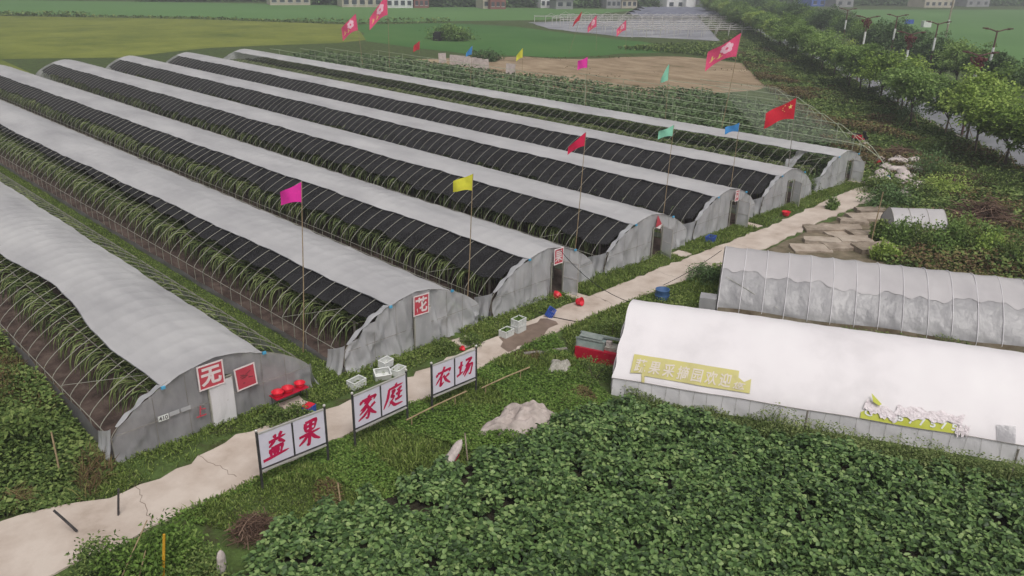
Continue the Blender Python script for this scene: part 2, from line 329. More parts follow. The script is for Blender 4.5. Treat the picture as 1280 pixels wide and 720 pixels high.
def stem_row(length, n_per_m, spread, top, seed):
    """one trellis row of drooping cactus stems as a mesh: stems arch out from the wire and hang down on both sides"""
    r = np.random.default_rng(seed); n = int(length * n_per_m); SEG = 6
    y0 = r.uniform(0, length, n); side = r.choice([-1., 1.], n); reach = r.uniform(.35, 1.0, n) * spread; up_ = r.uniform(.02, .22, n)
    drop = r.uniform(.35, 1.0, n) * top * .95; dy = r.normal(0, .22, n); z0 = top + r.normal(0, .06, n); x0 = r.normal(0, .05, n)
    wid = r.uniform(.017, .033, n)
    t = np.linspace(0, 1, SEG)[None, :]
    X = x0[:, None] + side[:, None] * reach[:, None] * np.sin(t * 1.5) ** .9
    Y = y0[:, None] + dy[:, None] * t * 1.6
    Z = z0[:, None] + up_[:, None] * np.sin(t * math.pi * .9) * 1.2 - drop[:, None] * t ** 2.2
    Z = np.maximum(Z, .05)
    C = np.stack([X, Y, Z], -1)
    Wd = wid[:, None] * np.array([.8, 1, 1, 1, .9, .35])[None, :]
    a = np.stack([np.zeros_like(X), Wd, np.zeros_like(X)], -1); b = np.stack([Wd * .4 * side[:, None], -Wd * .5, Wd * .85], -1); c = np.stack([-Wd * .4 * side[:, None], -Wd * .5, -Wd * .85], -1)
    V = np.stack([C + a, C + b, C + c], 2).reshape(-1, 3)
    base = (np.arange(n) * SEG * 3)[:, None, None]; s = (np.arange(SEG - 1) * 3)[None, :, None]
    F = []
    for k in range(3):
        k2 = (k + 1) % 3; F.append(np.stack([base + s + k, base + s + k2, base + s + 3 + k2, base + s + 3 + k], -1).reshape(-1, 4))
    return mesh_np('dragon_fruit_stems', V, np.concatenate(F))
GL = 92.0
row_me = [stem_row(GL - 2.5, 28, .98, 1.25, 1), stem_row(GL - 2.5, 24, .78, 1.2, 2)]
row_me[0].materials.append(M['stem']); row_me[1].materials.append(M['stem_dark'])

def cjk(txt, bold=.0):
    """glyph outlines of the built-in font as a flat mesh about 1 unit tall, centred"""
    cu = bpy.data.curves.new('t', 'FONT'); cu.body = txt; cu.size = 1; cu.align_x = 'CENTER'; cu.align_y = 'CENTER'; cu.offset = bold; cu.resolution_u = 3
    ob = bpy.data.objects.new('t', cu); COL.objects.link(ob)
    dg = bpy.context.evaluated_depsgraph_get(); dg.update()
    me = bpy.data.meshes.new_from_object(ob.evaluated_get(dg)); bpy.data.objects.remove(ob)
    me.materials.clear()
    V = np.array([v.co[:] for v in me.vertices]) if len(me.vertices) else np.zeros((0, 3))
    return V, [tuple(p.vertices) for p in me.polygons]
def glyphs(name, txt, fn, m, parent, bold=.0, recentre=True):
    V, F = cjk(txt, bold)
    if not len(V): return None
    if recentre: V = V - (V.min(0) + V.max(0)) / 2
    return MB().add([fn(v) for v in V], F).build(name, m, parent)

def lerp_tab(tab): 
    ys = [a for a, b in tab]; vs = [b for a, b in tab]
    return lambda y: float(np.mean(np.interp([y - 1.6, y - .8, y, y + .8, y + 1.6], ys, vs)))

WR = {2: 2.3, 3: 1.5, 4: 1.6, 7: 1.3}
def greenhouse(i, x0, wd, label, near, far, low, door, rows, skirt_h, film_mat='film'):
    cx = x0 + wd / 2; sc = wd / (2 * HW)
    g = thing('arched_greenhouse', label, 'greenhouse', (cx, 24.0, 0)); g.scale = (sc, 1, 1)
    r = random.Random(i * 7 + 3)
    nrib = int(GL / .92)
    for k in range(nrib + 1):
        rb = link('rib', rib_me, None, g, (0, k * .92, 0)); rb.rotation_euler = (r.gauss(0, .008), 0, r.gauss(0, .004)); 
    # rails
    MB().tube([(-HW - .02, y, LEG + .02 * math.sin(y)) for y in np.linspace(0, GL, 30)], .014, 5).build('side_rail', M['pipe'], g)
    MB().tube([(HW + .02, y, LEG + .02 * math.sin(y)) for y in np.linspace(0, GL, 30)], .014, 5).build('side_rail', M['pipe'], g)
    MB().tube([(0, y, TOP - .035) for y in np.linspace(0, GL, 20)], .014, 5).build('ridge_pipe', M['pipe'], g)
    MB().tube([(-HW, 4.6, .95), (-.95, .15, 2.34)], .013, 5).build('brace', M['pipe'], g)
    # roof film, lying on the ribs and sagging a little between them
    ys = np.arange(0, GL + .01, .115); P = []
    ph = r.uniform(0, 6)
    TS = np.linspace(0, 1, 31)
    for y in ys:
        a, b = near(y), far(y)
        a += .015 * math.sin(y * 1.9 + ph) + .035 * math.sin(y * .6 + ph * 2); b += .05 * math.sin(y * .8 + ph)
        sag = -.03 * math.sin(math.pi * (((y - .12) / .92) % 1)) ** .8
        row = []
        for t in TS:
            x = a + (b - a) * t; z = arch_z(x) + .032 + sag * (1 - .5 * abs(2 * t - 1)) + .012 * math.sin(x * 5 + y * 1.3 + ph) * math.sin(y * .37 + x)
            z += .018 * max(0, 1 - abs(x) / .16) + .014 * max(0, 1 - abs(abs(x) - 1.25) / .12)
            if t > .93 or t < .07: z += .02 * math.sin(y * 3.1 + ph)
            row.append((x, y - .12, z))
        P.append(row)
    MB().grid(P).build('roof_film', M[film_mat], g, True)
    MB().tube([q[0] for q in P[::6]], .016, 4).build('film_edge', M['skirt'], g)
    # black shade net hung under the ribs
    if low:
        P = []
        for y in np.arange(.35, GL - .5, .46):
            a = low(y) + .09 * math.sin(y * 1.3 + ph) + .07 * math.sin(y * 3.4) + .08 * math.sin(y * .31 + ph * 3); b = 3.0 + .1 * math.sin(y * .9)
            row = []
            for t in np.linspace(0, 1, 22):
                x = a + (b - a) * t; row.append((x, y, arch_z(x) - .05 - .04 * (1 + math.sin(x * 3.1 + y * .9 + ph) * math.sin(y * 1.7)) * min(1, 4 * t * (1 - t) + .15)))
            P.append(row)
        MB().grid(P).build('shade_net', M['net'], g, True)
    # side skirts
    for sx in (-1, 1):
        P = [[(sx * (HW + .03 + .02 * math.sin(y * 2.2 + z * 5)), y, z * skirt_h * (1 + .06 * math.sin(y * 1.1 + ph))) for z in (0, .35, .7, 1)] for y in np.arange(.0, GL, .5)]
        MB().grid(P).build('side_skirt', M['skirt'], g, True)
    # gable film with the doorway left open
    d0, d1, dh = door['x'] - .42, door['x'] + .42, 1.72
    for yy, front in ((-.04, True), (GL + .04, False)):
        xs = sorted(set([round(v, 3) for v in np.linspace(-HW, HW, 90)] + ([d0, d1] if front else [])))
        zt = [0, .06, .14, .22, .3, .38, .46, .54, .62, .7, .78, .86, .93, 1.0]
        P = []
        for x in xs:
            z1 = arch_z(x) if abs(x) < HW - .001 else LEG
            row = []
            for t in zt:
                z = z1 * t
                if front and d0 - .001 <= x <= d1 + .001 and False: pass
                bulge = .045 * math.sin(x * 4.3 + ph) * math.sin(t * 3 + x) + .03 * math.sin(x * 9 + t * 5 + ph) + .022 * math.sin(x * 19 + t * 3 + 2 * math.sin(x * 2 + ph)) * (1 - t) + .16 * max(0, .25 - t) * (1 + .6 * math.sin(x * 6 + ph))
                rg = lambda q: (1 - abs(math.sin(q))) ** 5
                bulge += (.05 * rg(x * 1.3 + t * 2.6 + ph) + .05 * rg(x * 1.7 - t * 3.1 + ph * 2) + .035 * rg(x * 3.3 + t * 1.2 + ph * 3)) * (.4 + .6 * abs(math.sin(x * .9 + ph)))
                bulge *= (WR.get(i, 1.0) * (.35 if abs(x - door['x']) < .6 else 1)) if front else 1.0
                row.append((x, yy - (bulge if front else -bulge), z))
            P.append(row)
        def skip(a, b):
            if not front: return False
            xm = (xs[a] + xs[a + 1]) / 2; zm = P[a][b][2] * .5 + P[a][b + 1][2] * .5
            return d0 < xm < d1 and zm < dh
        MB().grid(P, skip).build('gable_film', M['gable_old' if i == 1 else 'gable'], g, True)
    # gathered film hanging round the front corners
    for sx in (-1, 1):
        P = []
        for u in np.linspace(0, 1, 16):
            y = -.06 + u * 1.15; hgt = (1.28 - .55 * u ** .8) if sx < 0 else (1.05 - .75 * u)
            P.append([(sx * (HW + .05 + .1 * math.sin(u * 17 + ph) * (1 - t) * .8 + .3 * (1 - t) ** 2 * (1 - u * .6) - (.16 * max(0, t * hgt - LEG))), y - .12 * (1 - t) * math.sin(u * 9), t * hgt) for t in np.linspace(0, 1, 9)])
        MB().grid(P).build('corner_film', M['gable'], g, True)
    # drape from the roof edge down the front arch
    P = []
    for u in np.linspace(0, 1, 22):
        x = near(0) + (-HW + .25 - near(0)) * u
        P.append([(x - .05 * v, -.09 + .34 * v * (1 - .4 * u) + .03 * math.sin(u * 20 + v * 6), arch_z(x) + .05 - .06 * v - .05 * math.sin(u * 13) * v) for v in np.linspace(0, 1, 6)])
    MB().grid(P).build('arch_drape', M['gable'], g, True)
    b = MB(); b.tube([(x, -.15, 1.02) for x in np.linspace(-HW + .1, d0 - .05, 5)], .009, 4); b.tube([(x, -.15, 1.02) for x in np.linspace(d1 + .05, HW - .1, 5)], .009, 4)
    for x in (-2.2, -1.1, 1.6, 2.5): b.tube([(x, -.14, .05), (x, -.14, arch_z(x) - .05)], .008, 4)
    b.build('gable_rail', M['grey_pole'], g)
    f = MB()
    for x in (d0, d1): f.box((x, -.13, dh / 2), (.05, .05, dh))
    f.box((door['x'], -.13, dh + .025), (.89, .05, .05)); f.build('door_frame', M['pipe'], g)
    # the door leaf: pipe frame with film
    dr = bpy.data.objects.new('door', None); COL.objects.link(dr); dr.parent = g; dr.location = (d1 if door.get('hinge', 1) > 0 else d0, -.17, .04)
    sgn = -1 if door.get('hinge', 1) > 0 else 1
    lw = .82
    f = MB()
    for x in (0, sgn * lw): f.box((x, 0, .83), (.03, .03, 1.66))
    for z in (.02, .83, 1.64): f.box((sgn * lw / 2, 0, z), (lw, .026, .026))
    f.build('leaf_frame', M['chrome'], dr)
    P = [[(sgn * lw * u, -.022 - .012 * math.sin(u * 9 + v * 4), .02 + 1.62 * v) for v in np.linspace(0, 1, 8)] for u in np.linspace(0, 1, 8)]
    MB().grid(P).build('leaf_film', M['white_skirt'] if i == 1 else M['gable'], dr, True)
    dr.rotation_euler = (0, 0, door.get('open', 0))
    # clips
    for x in (near(0), far(0)):
        MB().box((x, -.16, arch_z(x) + .02), (.13, .07, .09)).build('film_clip', M['cyan'], g)
    # crop rows (rooted in the bed: things of their own)
    for k, off in enumerate(rows):
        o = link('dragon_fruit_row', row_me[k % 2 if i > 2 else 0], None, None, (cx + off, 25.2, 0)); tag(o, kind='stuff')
        o['label'] = 'row of drooping green cactus stems inside the arched greenhouses'; o['category'] = 'crop row'; o['group'] = 'cactus rows under the arches'
        b = MB().tube([(0, y, 1.3) for y in np.linspace(0, GL - 2.6, 12)], .02, 4)
        for y in np.arange(.3, GL - 3, 3.0): b.box((0, y, .64), (.07, .07, 1.28))
        b = b.build('crop_trellis', M['grey_pole'], None, False, (cx + off, 25.2, 0))
        tag(b, 'thin post and wire line carrying the cactus stems', 'trellis', 'trellis lines under the arches')
    sheet('soil_bed', wobble([(x0 + .05, 24.1), (x0 + wd - .05, 24.1), (x0 + wd - .05, 24 + GL), (x0 + .05, 24 + GL)], .03, 2), .016, M['soil'])
    return g

def panel(g, x, z, w_, h_, y=-.21, tilt=0, txt=None, bold=.03, tc='signwhite', smudge=False):
    """red print with a pale border on the gable"""
    p = MB().box((x, y, z), (w_, .012, h_), ry=tilt).build('sign_panel', M['signred'], g)
    b = MB()
    for s in (-1, 1):
        b.box((x + s * w_ / 2 * math.cos(tilt), y - .004, z - s * w_ / 2 * math.sin(tilt)), (.05, .022, h_ + .05), ry=tilt)
        b.box((x + s * h_ / 2 * math.sin(tilt), y - .004, z + s * h_ / 2 * math.cos(tilt)), (w_ - .052, .02, .05), ry=tilt)
    b.build('border', M['signwhite'], p)
    if txt: glyphs('character', txt, lambda v: (x + v[0] * w_ * .82, y - .011, z + v[1] * h_ * .82), M[tc], p, bold)
    if smudge:
        q = MB()
        for k in range(9): q.box((x + random.gauss(0, .07), y - .009 - k * .0006, z + random.gauss(0, .16)), (random.uniform(.05, .25), .003, .035), ry=random.uniform(-.6, .6))
        q.build('print', M['smudge'], p)
    return p

n1 = lerp_tab([(0, -1.8), (4, -1.9), (5.5, -1.95), (9.5, -1.55), (12.5, -1.45), (17, -1.95), (24, -2.0), (95, -1.9)])
f1 = lerp_tab([(0, 1.75), (95, 1.9)])
GH = []
GH.append(greenhouse(1, 6.6, 7.15, 'arched greenhouse with two red panels on its gable, one reading 无', n1, f1,
    None, dict(x=.05, hinge=1, open=0), (-1.75, .3, 2.3), .7))
GH.append(greenhouse(2, 15.3, 7.05, 'arched greenhouse with red panel 花 over a closed door and torn film at its gable corner', lerp_tab([(0, -1.35), (20, -1.5), (40, -1.75), (95, -1.7)]), lerp_tab([(0, 1.9), (95, 2.0)]),
    lerp_tab([(0, -2.0), (3, -2.5), (10, -2.35), (18, -2.0), (30, -2.0), (95, -2.2)]), dict(x=.25, hinge=1, open=0), (-2.0, .2, 2.3), .3))
GH.append(greenhouse(3, 23.2, 7.1, 'arched greenhouse whose open door has a red basin on the floor inside', lerp_tab([(0, -1.25), (30, -1.4), (95, -1.55)]), lerp_tab([(0, 2.0), (95, 2.0)]),
    lerp_tab([(0, -2.75), (5, -2.8), (30, -2.6), (60, -2.75), (95, -2.95)]), dict(x=.75, hinge=1, open=rad(100)), (-2.25, .2, 2.3), .3))
GH.append(greenhouse(4, 31.4, 7.4, 'arched greenhouse with a folded triangular red print above its ajar door', lerp_tab([(0, -1.35), (30, -1.5), (95, -1.6)]), lerp_tab([(0, 2.0), (95, 2.0)]),
    lerp_tab([(0, -3.1), (10, -3.0), (60, -2.95), (95, -3.05)]), dict(x=.7, hinge=1, open=rad(75)), (-2.3, .2, 2.3), .3))
GH.append(greenhouse(5, 39.75, 7.0, 'arched greenhouse with small red print over its door, blue crate before it', lerp_tab([(0, -1.35), (30, -1.5), (95, -1.6)]), lerp_tab([(0, 2.0), (95, 2.0)]),
    lerp_tab([(0, -3.3), (95, -3.2)]), dict(x=.75, hinge=1, open=rad(85)), (-2.3, .2, 2.3), .3))
GH.append(greenhouse(6, 47.7, 7.0, 'arched greenhouse with plain gable and black net, next to last before the netted field', lerp_tab([(0, -1.35), (30, -1.5), (95, -1.6)]), lerp_tab([(0, 2.0), (95, 2.0)]),
    lerp_tab([(0, -3.3), (95, -3.2)]), dict(x=.2, hinge=1, open=rad(60)), (-2.3, .2, 2.3), .3))
GH.append(greenhouse(7, 56.2, 7.6, 'arched greenhouse without black net, its bare ribs open to the crop, beside the netted field', lerp_tab([(0, -1.3), (30, -1.5), (95, -1.5)]), lerp_tab([(0, 2.0), (95, 2.0)]),
    None, dict(x=.9, hinge=1, open=rad(95)), (-2.3, -.4, 2.0), .3))
panel(GH[0], -.25, 2.02, .86, .86, -.22, 0, '无', .035)
panel(GH[0], .95, 1.52, .72, .82, -.22, rad(-3), None, smudge=True)
panel(GH[1], .15, 1.98, .78, .84, -.22, rad(2), '花', .03)
panel(GH[2], .7, 2.06, .62, .76, -.22, 0, '果', .02)
pq = MB().add([(.52, -.15, 2.45), (.95, -.15, 1.85), (.42, -.15, 1.78), (.52, -.165, 2.45), (.95, -.165, 1.85), (.42, -.165, 1.78)], [(0, 1, 2), (5, 4, 3), (0, 3, 4, 1), (1, 4, 5, 2), (2, 5, 3, 0)]).build('sign_panel', M['signred'], GH[3])
MB().add([(.95, -.16, 1.85), (.42, -.175, 1.74), (.8, -.2, 1.62)], [(0, 1, 2)]).build('folded_flap', M['signwhite'], pq)
panel(GH[4], .75, 2.05, .42, .66, -.22, 0, '園', .015)
P = []
for u in np.linspace(0, 1, 18):
    x = -HW * .98 + (HW * .9) * u
    P.append([(x, 2.6 + .9 * v + .08 * math.sin(u * 15), max(.05, arch_z(x) * (1 - .12 * math.sin(u * 9) ** 2) - .12 - .5 * v * abs(math.sin(u * 7)))) for v in np.linspace(0, 1, 6)])
MB().grid(P).build('torn_film', M['gable'], GH[6], True)
# stickers on the first gable
t = MB().box((-1.95, -.15, 1.06), (.34, .01, .2), ry=0).build('number_card', M['white'], GH[0])
glyphs('digits', '410', lambda v: (-1.95 + v[0] * .19, -.158, 1.06 + v[1] * .2), M['steel'], t, .02)
for dx in (-1.58, -1.2): MB().box((dx, -.15, 1.09), (.32, .01, .15)).build('faded_card', M['gable'], GH[0])
b = MB(); b.box((-.72, -.15, .62), (.34, .008, .05)); b.box((-.74, -.153, .82), (.05, .008, .36), ry=.15); b.box((-.62, -.156, .86), (.16, .006, .04), ry=.3); b.build('red_mark', M['signred'], GH[0])

# ---------------------------------------------------------------- tunnels on the near side of the path
def local_frame(c, d):
    d = np.array(d) / np.linalg.norm(d); a = math.atan2(-d[0], d[1]); return a
def world_to_local(p, c, a):
    x, y = p[0] - c[0], p[1] - c[1]; return x * math.cos(a) + y * math.sin(a), -x * math.sin(a) + y * math.cos(a)
def prof_pts(hw, leg, top, n=18, both=True):
    """(x, z) along the arch from +hw up over the ridge to -hw, starting at the eave"""
    return [(hw * math.cos(t), arch_z(hw * math.cos(t), hw, leg, top)) for t in np.linspace(0, math.pi, 2 * n + 1)]

# the long white one
WC, WA, WHW, WLEG, WTOP, WL = (24.48, 17.29), local_frame(None, (.456, -.890)), 3.1, .68, 2.5, 21.0
wg = thing('white_polytunnel', 'long opaque white plastic tunnel with torn yellow banners on its side', 'polytunnel', (*WC, 0), WA)
pp_ = prof_pts(WHW, WLEG, WTOP, 16)
ys = np.arange(0, WL + .01, .2)
P = [[(x * (1 + .004 * math.sin(y * 2.3 + z * 4)), y + .04 * math.sin(z * 7 + y), z - .016 * math.sin(math.pi * (y % 1.0)) ** 2 + .012 * math.sin(y * .9 + x * 2)) for x, z in pp_] for y in ys]
MB().grid(P).build('cover_film', M['white_film'], wg, True)
for sx in (1, -1):
    P = [[(sx * (WHW + .02 + .05 * (1 - t) + .025 * math.sin(y * 5 + t * 4) * (1 - t)), y, t * (WLEG + .03)) for t in np.linspace(0, 1, 6)] for y in ys]
    MB().grid(P).build('side_skirt', M['white_skirt'], wg, True)
MB().tube([(WHW + .05, y, WLEG + .03 + .015 * math.sin(y * 1.7)) for y in np.linspace(0, WL, 60)], .012, 5).build('side_rail', M['grey_pole'], wg)
for k in range(43):
    MB().tube([(WHW + .075 + random.gauss(0, .01), k * .5 + random.gauss(0, .04), 0), (WHW + .06, k * .5 + random.gauss(0, .03), WLEG + .03)], .0045, 4).build('rib_leg', M['pipe'], wg)
for yy in (-.02, WL + .02):
    P = [[(x, yy + .03 * math.sin(x * 5 + t * 3), t * (arch_z(x, WHW, WLEG, WTOP) if abs(x) < WHW - .001 else WLEG)) for t in np.linspace(0, 1, 8)] for x in np.linspace(-WHW, WHW, 30)]
    MB().grid(P).build('end_film', M['white_skirt'], wg, True)
def wsurf(y, s, off=.03):
    """point of the tunnel's camera-side surface: s metres up the arch from the eave"""
    acc = 0
    for (x0, z0), (x1, z1) in zip(pp_[:-1], pp_[1:]):
        l = math.hypot(x1 - x0, z1 - z0)
        if s <= acc + l or (x1, z1) == pp_[-1]:
            t = (s - acc) / l; nx, nz = (z1 - z0) / l, -(x1 - x0) / l
            return (x0 + (x1 - x0) * t + nx * off, y, z0 + (z1 - z0) * t + nz * off)
        acc += l
def wfind(px_, py_):
    """(y, s) of the surface point seen at a pixel of the survey picture"""
    best = None; acc = 0
    for (x0, z0), (x1, z1) in zip(pp_[:17], pp_[1:18]):
        for t in np.linspace(0, 1, 25):
            z = z0 + (z1 - z0) * t; x = x0 + (x1 - x0) * t
            lx, ly = world_to_local(at(px_, py_, z), WC, WA); e = abs(lx - x)
            if best is None or e < best[0]: best = (e, ly, acc + t * math.hypot(x1 - x0, z1 - z0))
        acc += math.hypot(x1 - x0, z1 - z0)
    return best[1], best[2]
def wpoly(name, pix, m, parent, off, rows=4):
    """a banner given by its outline in (y, s), triangulated and laid on the curved cover"""
    import mathutils.geometry as mg
    q = [wfind(*p) for p in pix]
    dense = []
    for i in range(len(q)):
        a, b = np.array(q[i]), np.array(q[(i + 1) % len(q)]); k = max(1, int(np.linalg.norm(b - a) / .25))
        dense += [tuple(a + (b - a) * j / k) for j in range(k)]
    inner = []
    ya, yb = min(d[0] for d in q), max(d[0] for d in q); sa, sb = min(d[1] for d in q), max(d[1] for d in q)
    for yy in np.arange(ya + .12, yb, .22):
        for s_ in np.arange(sa + .12, sb, .2):
            if in_poly(np.array([yy]), np.array([s_]), dense)[0]: inner.append((yy, s_))
    n = len(dense)
    v, e, f, *_ = mg.delaunay_2d_cdt([Vector(p) for p in dense + inner], [], [list(range(n))], 1, 1e-5)
    return MB().add([wsurf(p[0], p[1], off + .006 * math.sin(p[0] * 6 + p[1] * 9)) for p in v], [tuple(t)[::1] for t in f]).build(name, m, parent, True)
b1 = tag(wpoly('faded_banner', [(793, 443), (850, 452), (905, 461), (924, 464), (923, 472), (930, 478), (939, 474), (937, 492), (880, 483), (806, 470), (805, 481), (801, 481), (802, 467), (788, 466)], M['olive'], None, .04), 'faded olive-yellow banner with pale lettering on the white tunnel', 'banner')
b1.location = (*WC, 0); b1.rotation_euler = (0, 0, WA)
for k, ch in enumerate('蔬果采摘园欢迎您'):
    px0 = 801 + k * 17.6; yc, sc_ = wfind(px0, 457.5 + (px0 - 801) * .172)
    if k == 7: sc_ -= .12
    glyphs('character', ch, lambda v: wsurf(yc + v[0] * .43 + .05 * v[1], sc_ + v[1] * (.54 if k < 7 else .28), .055), M['fadedtext'], b1, .018)
b2 = tag(wpoly('torn_banner', [(1076, 515), (1085, 512), (1100, 517), (1118, 529), (1128, 522), (1150, 523), (1175, 525), (1192, 531), (1200, 534), (1201, 543), (1150, 536), (1110, 530), (1075, 525)], M['lime'], None, .04), 'torn lime banner with half hidden digits and crumpled pinkish backing', 'banner')
b2.location = (*WC, 0); b2.rotation_euler = (0, 0, WA)
for k, ch in enumerate('C 9577575'):
    px0 = 1085 + k * 13.4; yc, sc_ = wfind(px0, 519.5 + (px0 - 1085) * .165 + (1 if k > 3 else 0))
    if ch != ' ': glyphs('digit', ch, lambda v: wsurf(yc + v[0] * .38, sc_ + .1 + v[1] * .3, .055), M['white'], b2, .03)
def wrag(pix, m, amp, name):
    q = [wfind(*p) for p in pix]; (ya, sa), (yb, sb), (yc, sc_), (yd, sd_) = q
    P = []
    for u in np.linspace(0, 1, 26):
        row = []
        for v in np.linspace(0, 1, 9):
            y = (ya + (yb - ya) * u) * (1 - v) + (yd + (yc - yd) * u) * v; s_ = (sa + (sb - sa) * u) * (1 - v) + (sd_ + (sc_ - sd_) * u) * v
            s_ += .05 * math.sin(u * 17 + v * 3) + .03 * math.sin(u * 41)
            row.append(wsurf(y, s_, .07 + amp * abs(math.sin(u * 19 + v * 7) * math.sin(u * 7 + v * 11)) + .006 * random.random()))
        P.append(row)
    return MB().grid(P).build(name, m, b2, True)
wrag([(1078, 512), (1116, 527), (1121, 516), (1084, 500)], M['faded'], .03, 'crumpled_backing')
wrag([(1118, 521), (1200, 531), (1206, 521), (1122, 507)], M['faded'], .015, 'crumpled_backing')
wrag([(1198, 560), (1214, 561), (1212, 534), (1196, 532)], M['faded'], .03, 'crumpled_backing')
wpoly('raised_corner', [(1088, 494), (1101, 507), (1097, 509), (1090, 504)], M['lime'], b2, .2)
b3 = tag(wpoly('grey_patch', [(1245, 531), (1269, 533), (1270, 558), (1247, 555)], M['clear_film'], None, .05), 'square grey film patch fixed on the end of the white tunnel side', 'patch')
b3.location = (*WC, 0); b3.rotation_euler = (0, 0, WA)
# posts before the white tunnel
for (px_, py_, hh, nm) in [(1004, 545, 1.0, 'middle'), (1262, 600, 1.15, 'banner')]:
    p = at(px_, py_); tag(MB().tube([(0, 0, 0), (.02, .01, hh)], .035, 7).build('fence_post', M['grey_pole'], None, False, tuple(p)),
        'grey post at the white tunnel between its two banners' if nm == 'middle' else 'grey post below the grey patch on the white tunnel', 'post')

# the grey clear-film one behind it
GC, GA, GHW, GLEG, GTOP, GLN = (30.9 + .888 * 2.8, 17.0 + .459 * 2.8), local_frame(None, (.462, -.887)), 2.8, .5, 2.52, 20.0
gg = thing('clear_polytunnel', 'grey clear-film tunnel with bright straps, behind the long white tunnel', 'polytunnel', (*GC, 0), GA)
gp_ = prof_pts(GHW, GLEG, GTOP, 14); ys = np.arange(0, GLN + .01, .16)
def gpt(x, z, y, ph=0):
    wv = .02 * math.sin(y * 6.2 + z * 5) * math.sin(z * 3 + y * .7) + .012 * math.sin(z * 17 + y * 3) - .03 * math.sin(math.pi * (y / .98 % 1)) ** 2
    k = 1 + wv / 2.0; return (x * k, y, z * (1 + wv * .35))
split = 9
NP = len(gp_)
MB().grid([[gpt(x, z, y) for x, z in gp_[:split + 4]] for y in ys]).build('side_film', M['clear_film'], gg, True)
def gat(f):
    f = min(max(f, 0), NP - 1.001); k = int(f); t = f - k; return gp_[k][0] * (1 - t) + gp_[k + 1][0] * t, gp_[k][1] * (1 - t) + gp_[k + 1][1] * t
P = []
for y in ys:
    f0 = split - .6 + .45 * math.sin(y * .55 + 1) + .3 * math.sin(y * 1.9) + .3 * math.sin(y * 4.3 + 2) + .2 * math.sin(y * 9.1)
    row = []
    for t in np.linspace(0, 1, 24):
        x, z = gat(f0 + (NP - 1 - split - f0) * t); q = gpt(x, z, y); row.append((q[0] * 1.008, q[1], q[2] * 1.006 + .012))
    P.append(row)
MB().grid(P).build('top_film', M['clear_top'], gg, True)
MB().grid([[gpt(x, z, y) for x, z in gp_[-split - 1:]] for y in ys]).build('side_film', M['clear_film'], gg, True)
gr_me = MB().tube([(GHW, 0, 0)] + [(x * 1.012, 0, z * 1.006 + .026) for x, z in gp_] + [(-GHW, 0, 0)], .017, 5, False).mesh('strap', True); gr_me.materials.append(M['white_skirt'])
for k in range(int(GLN / .98) + 1):
    link('strap', gr_me, None, gg, (0, k * .98, 0), random.gauss(0, .006))
for sx in (1, -1):
    P = [[(sx * (GHW + .03 + .05 * (1 - t) * (1 + math.sin(y * 4))), y, t * (GLEG + .05 + .05 * math.sin(y * 1.1))) for t in (0, .3, .6, 1)] for y in ys]
    MB().grid(P).build('earthed_skirt', M['earthed'], gg, True)
for yy in (-.02, GLN + .02):
    P = [[(x, yy + .06 * math.sin(x * 4 + t * 5), t * (arch_z(x, GHW, GLEG, GTOP) if abs(x) < GHW - .001 else GLEG)) for t in np.linspace(0, 1, 8)] for x in np.linspace(-GHW, GHW, 26)]
    MB().grid(P).build('end_film', M['clear_film'], gg, True)
MB().tube([(GHW - .1, .25, .1), (1.2, .1, 2.1)], .014, 5).build('brace', M['pipe'], gg); MB().tube([(GHW * .98, 3.1, .6), (1.9, .2, 1.75)], .014, 5).build('brace', M['pipe'], gg)
b = MB().box((GHW - .35, -.45, .45), (.7, .75, .9)); b.build('porch_film', M['clear_film'], gg)
# small white tunnel among the shrubs
SC, SA = (49.4 + .737 * 1.05, 16.05 + .676 * 1.05), local_frame(None, (.676, -.737))
sg = thing('small_polytunnel', 'short white film tunnel among shrubs beside the stone slabs', 'polytunnel', (*SC, 0), SA)
sp = prof_pts(1.1, .55, 1.62, 10)
MB().grid([[(1.1 + .03, y, 0)] + [(x * (1 + .01 * math.sin(y * 5)), y + .02 * math.sin(z * 6), z + .01 * math.sin(y * 4)) for x, z in sp] + [(-1.13, y, 0)] for y in np.linspace(0, 3.2, 24)]).build('cover_film', M['clear_top'], sg, True)
MB().grid([[(x, .02, t * (arch_z(x, 1.1, .55, 1.62) if abs(x) < 1.099 else .55)) for t in np.linspace(0, 1, 6)] for x in np.linspace(-1.1, 1.1, 14)]).build('end_film', M['gable'], sg, True)
for y in (0, 1.06, 2.13, 3.19): MB().tube([(x * 1.015, y, z + .015) for x, z in sp], .015, 5).build('hoop', M['pipe'], sg)

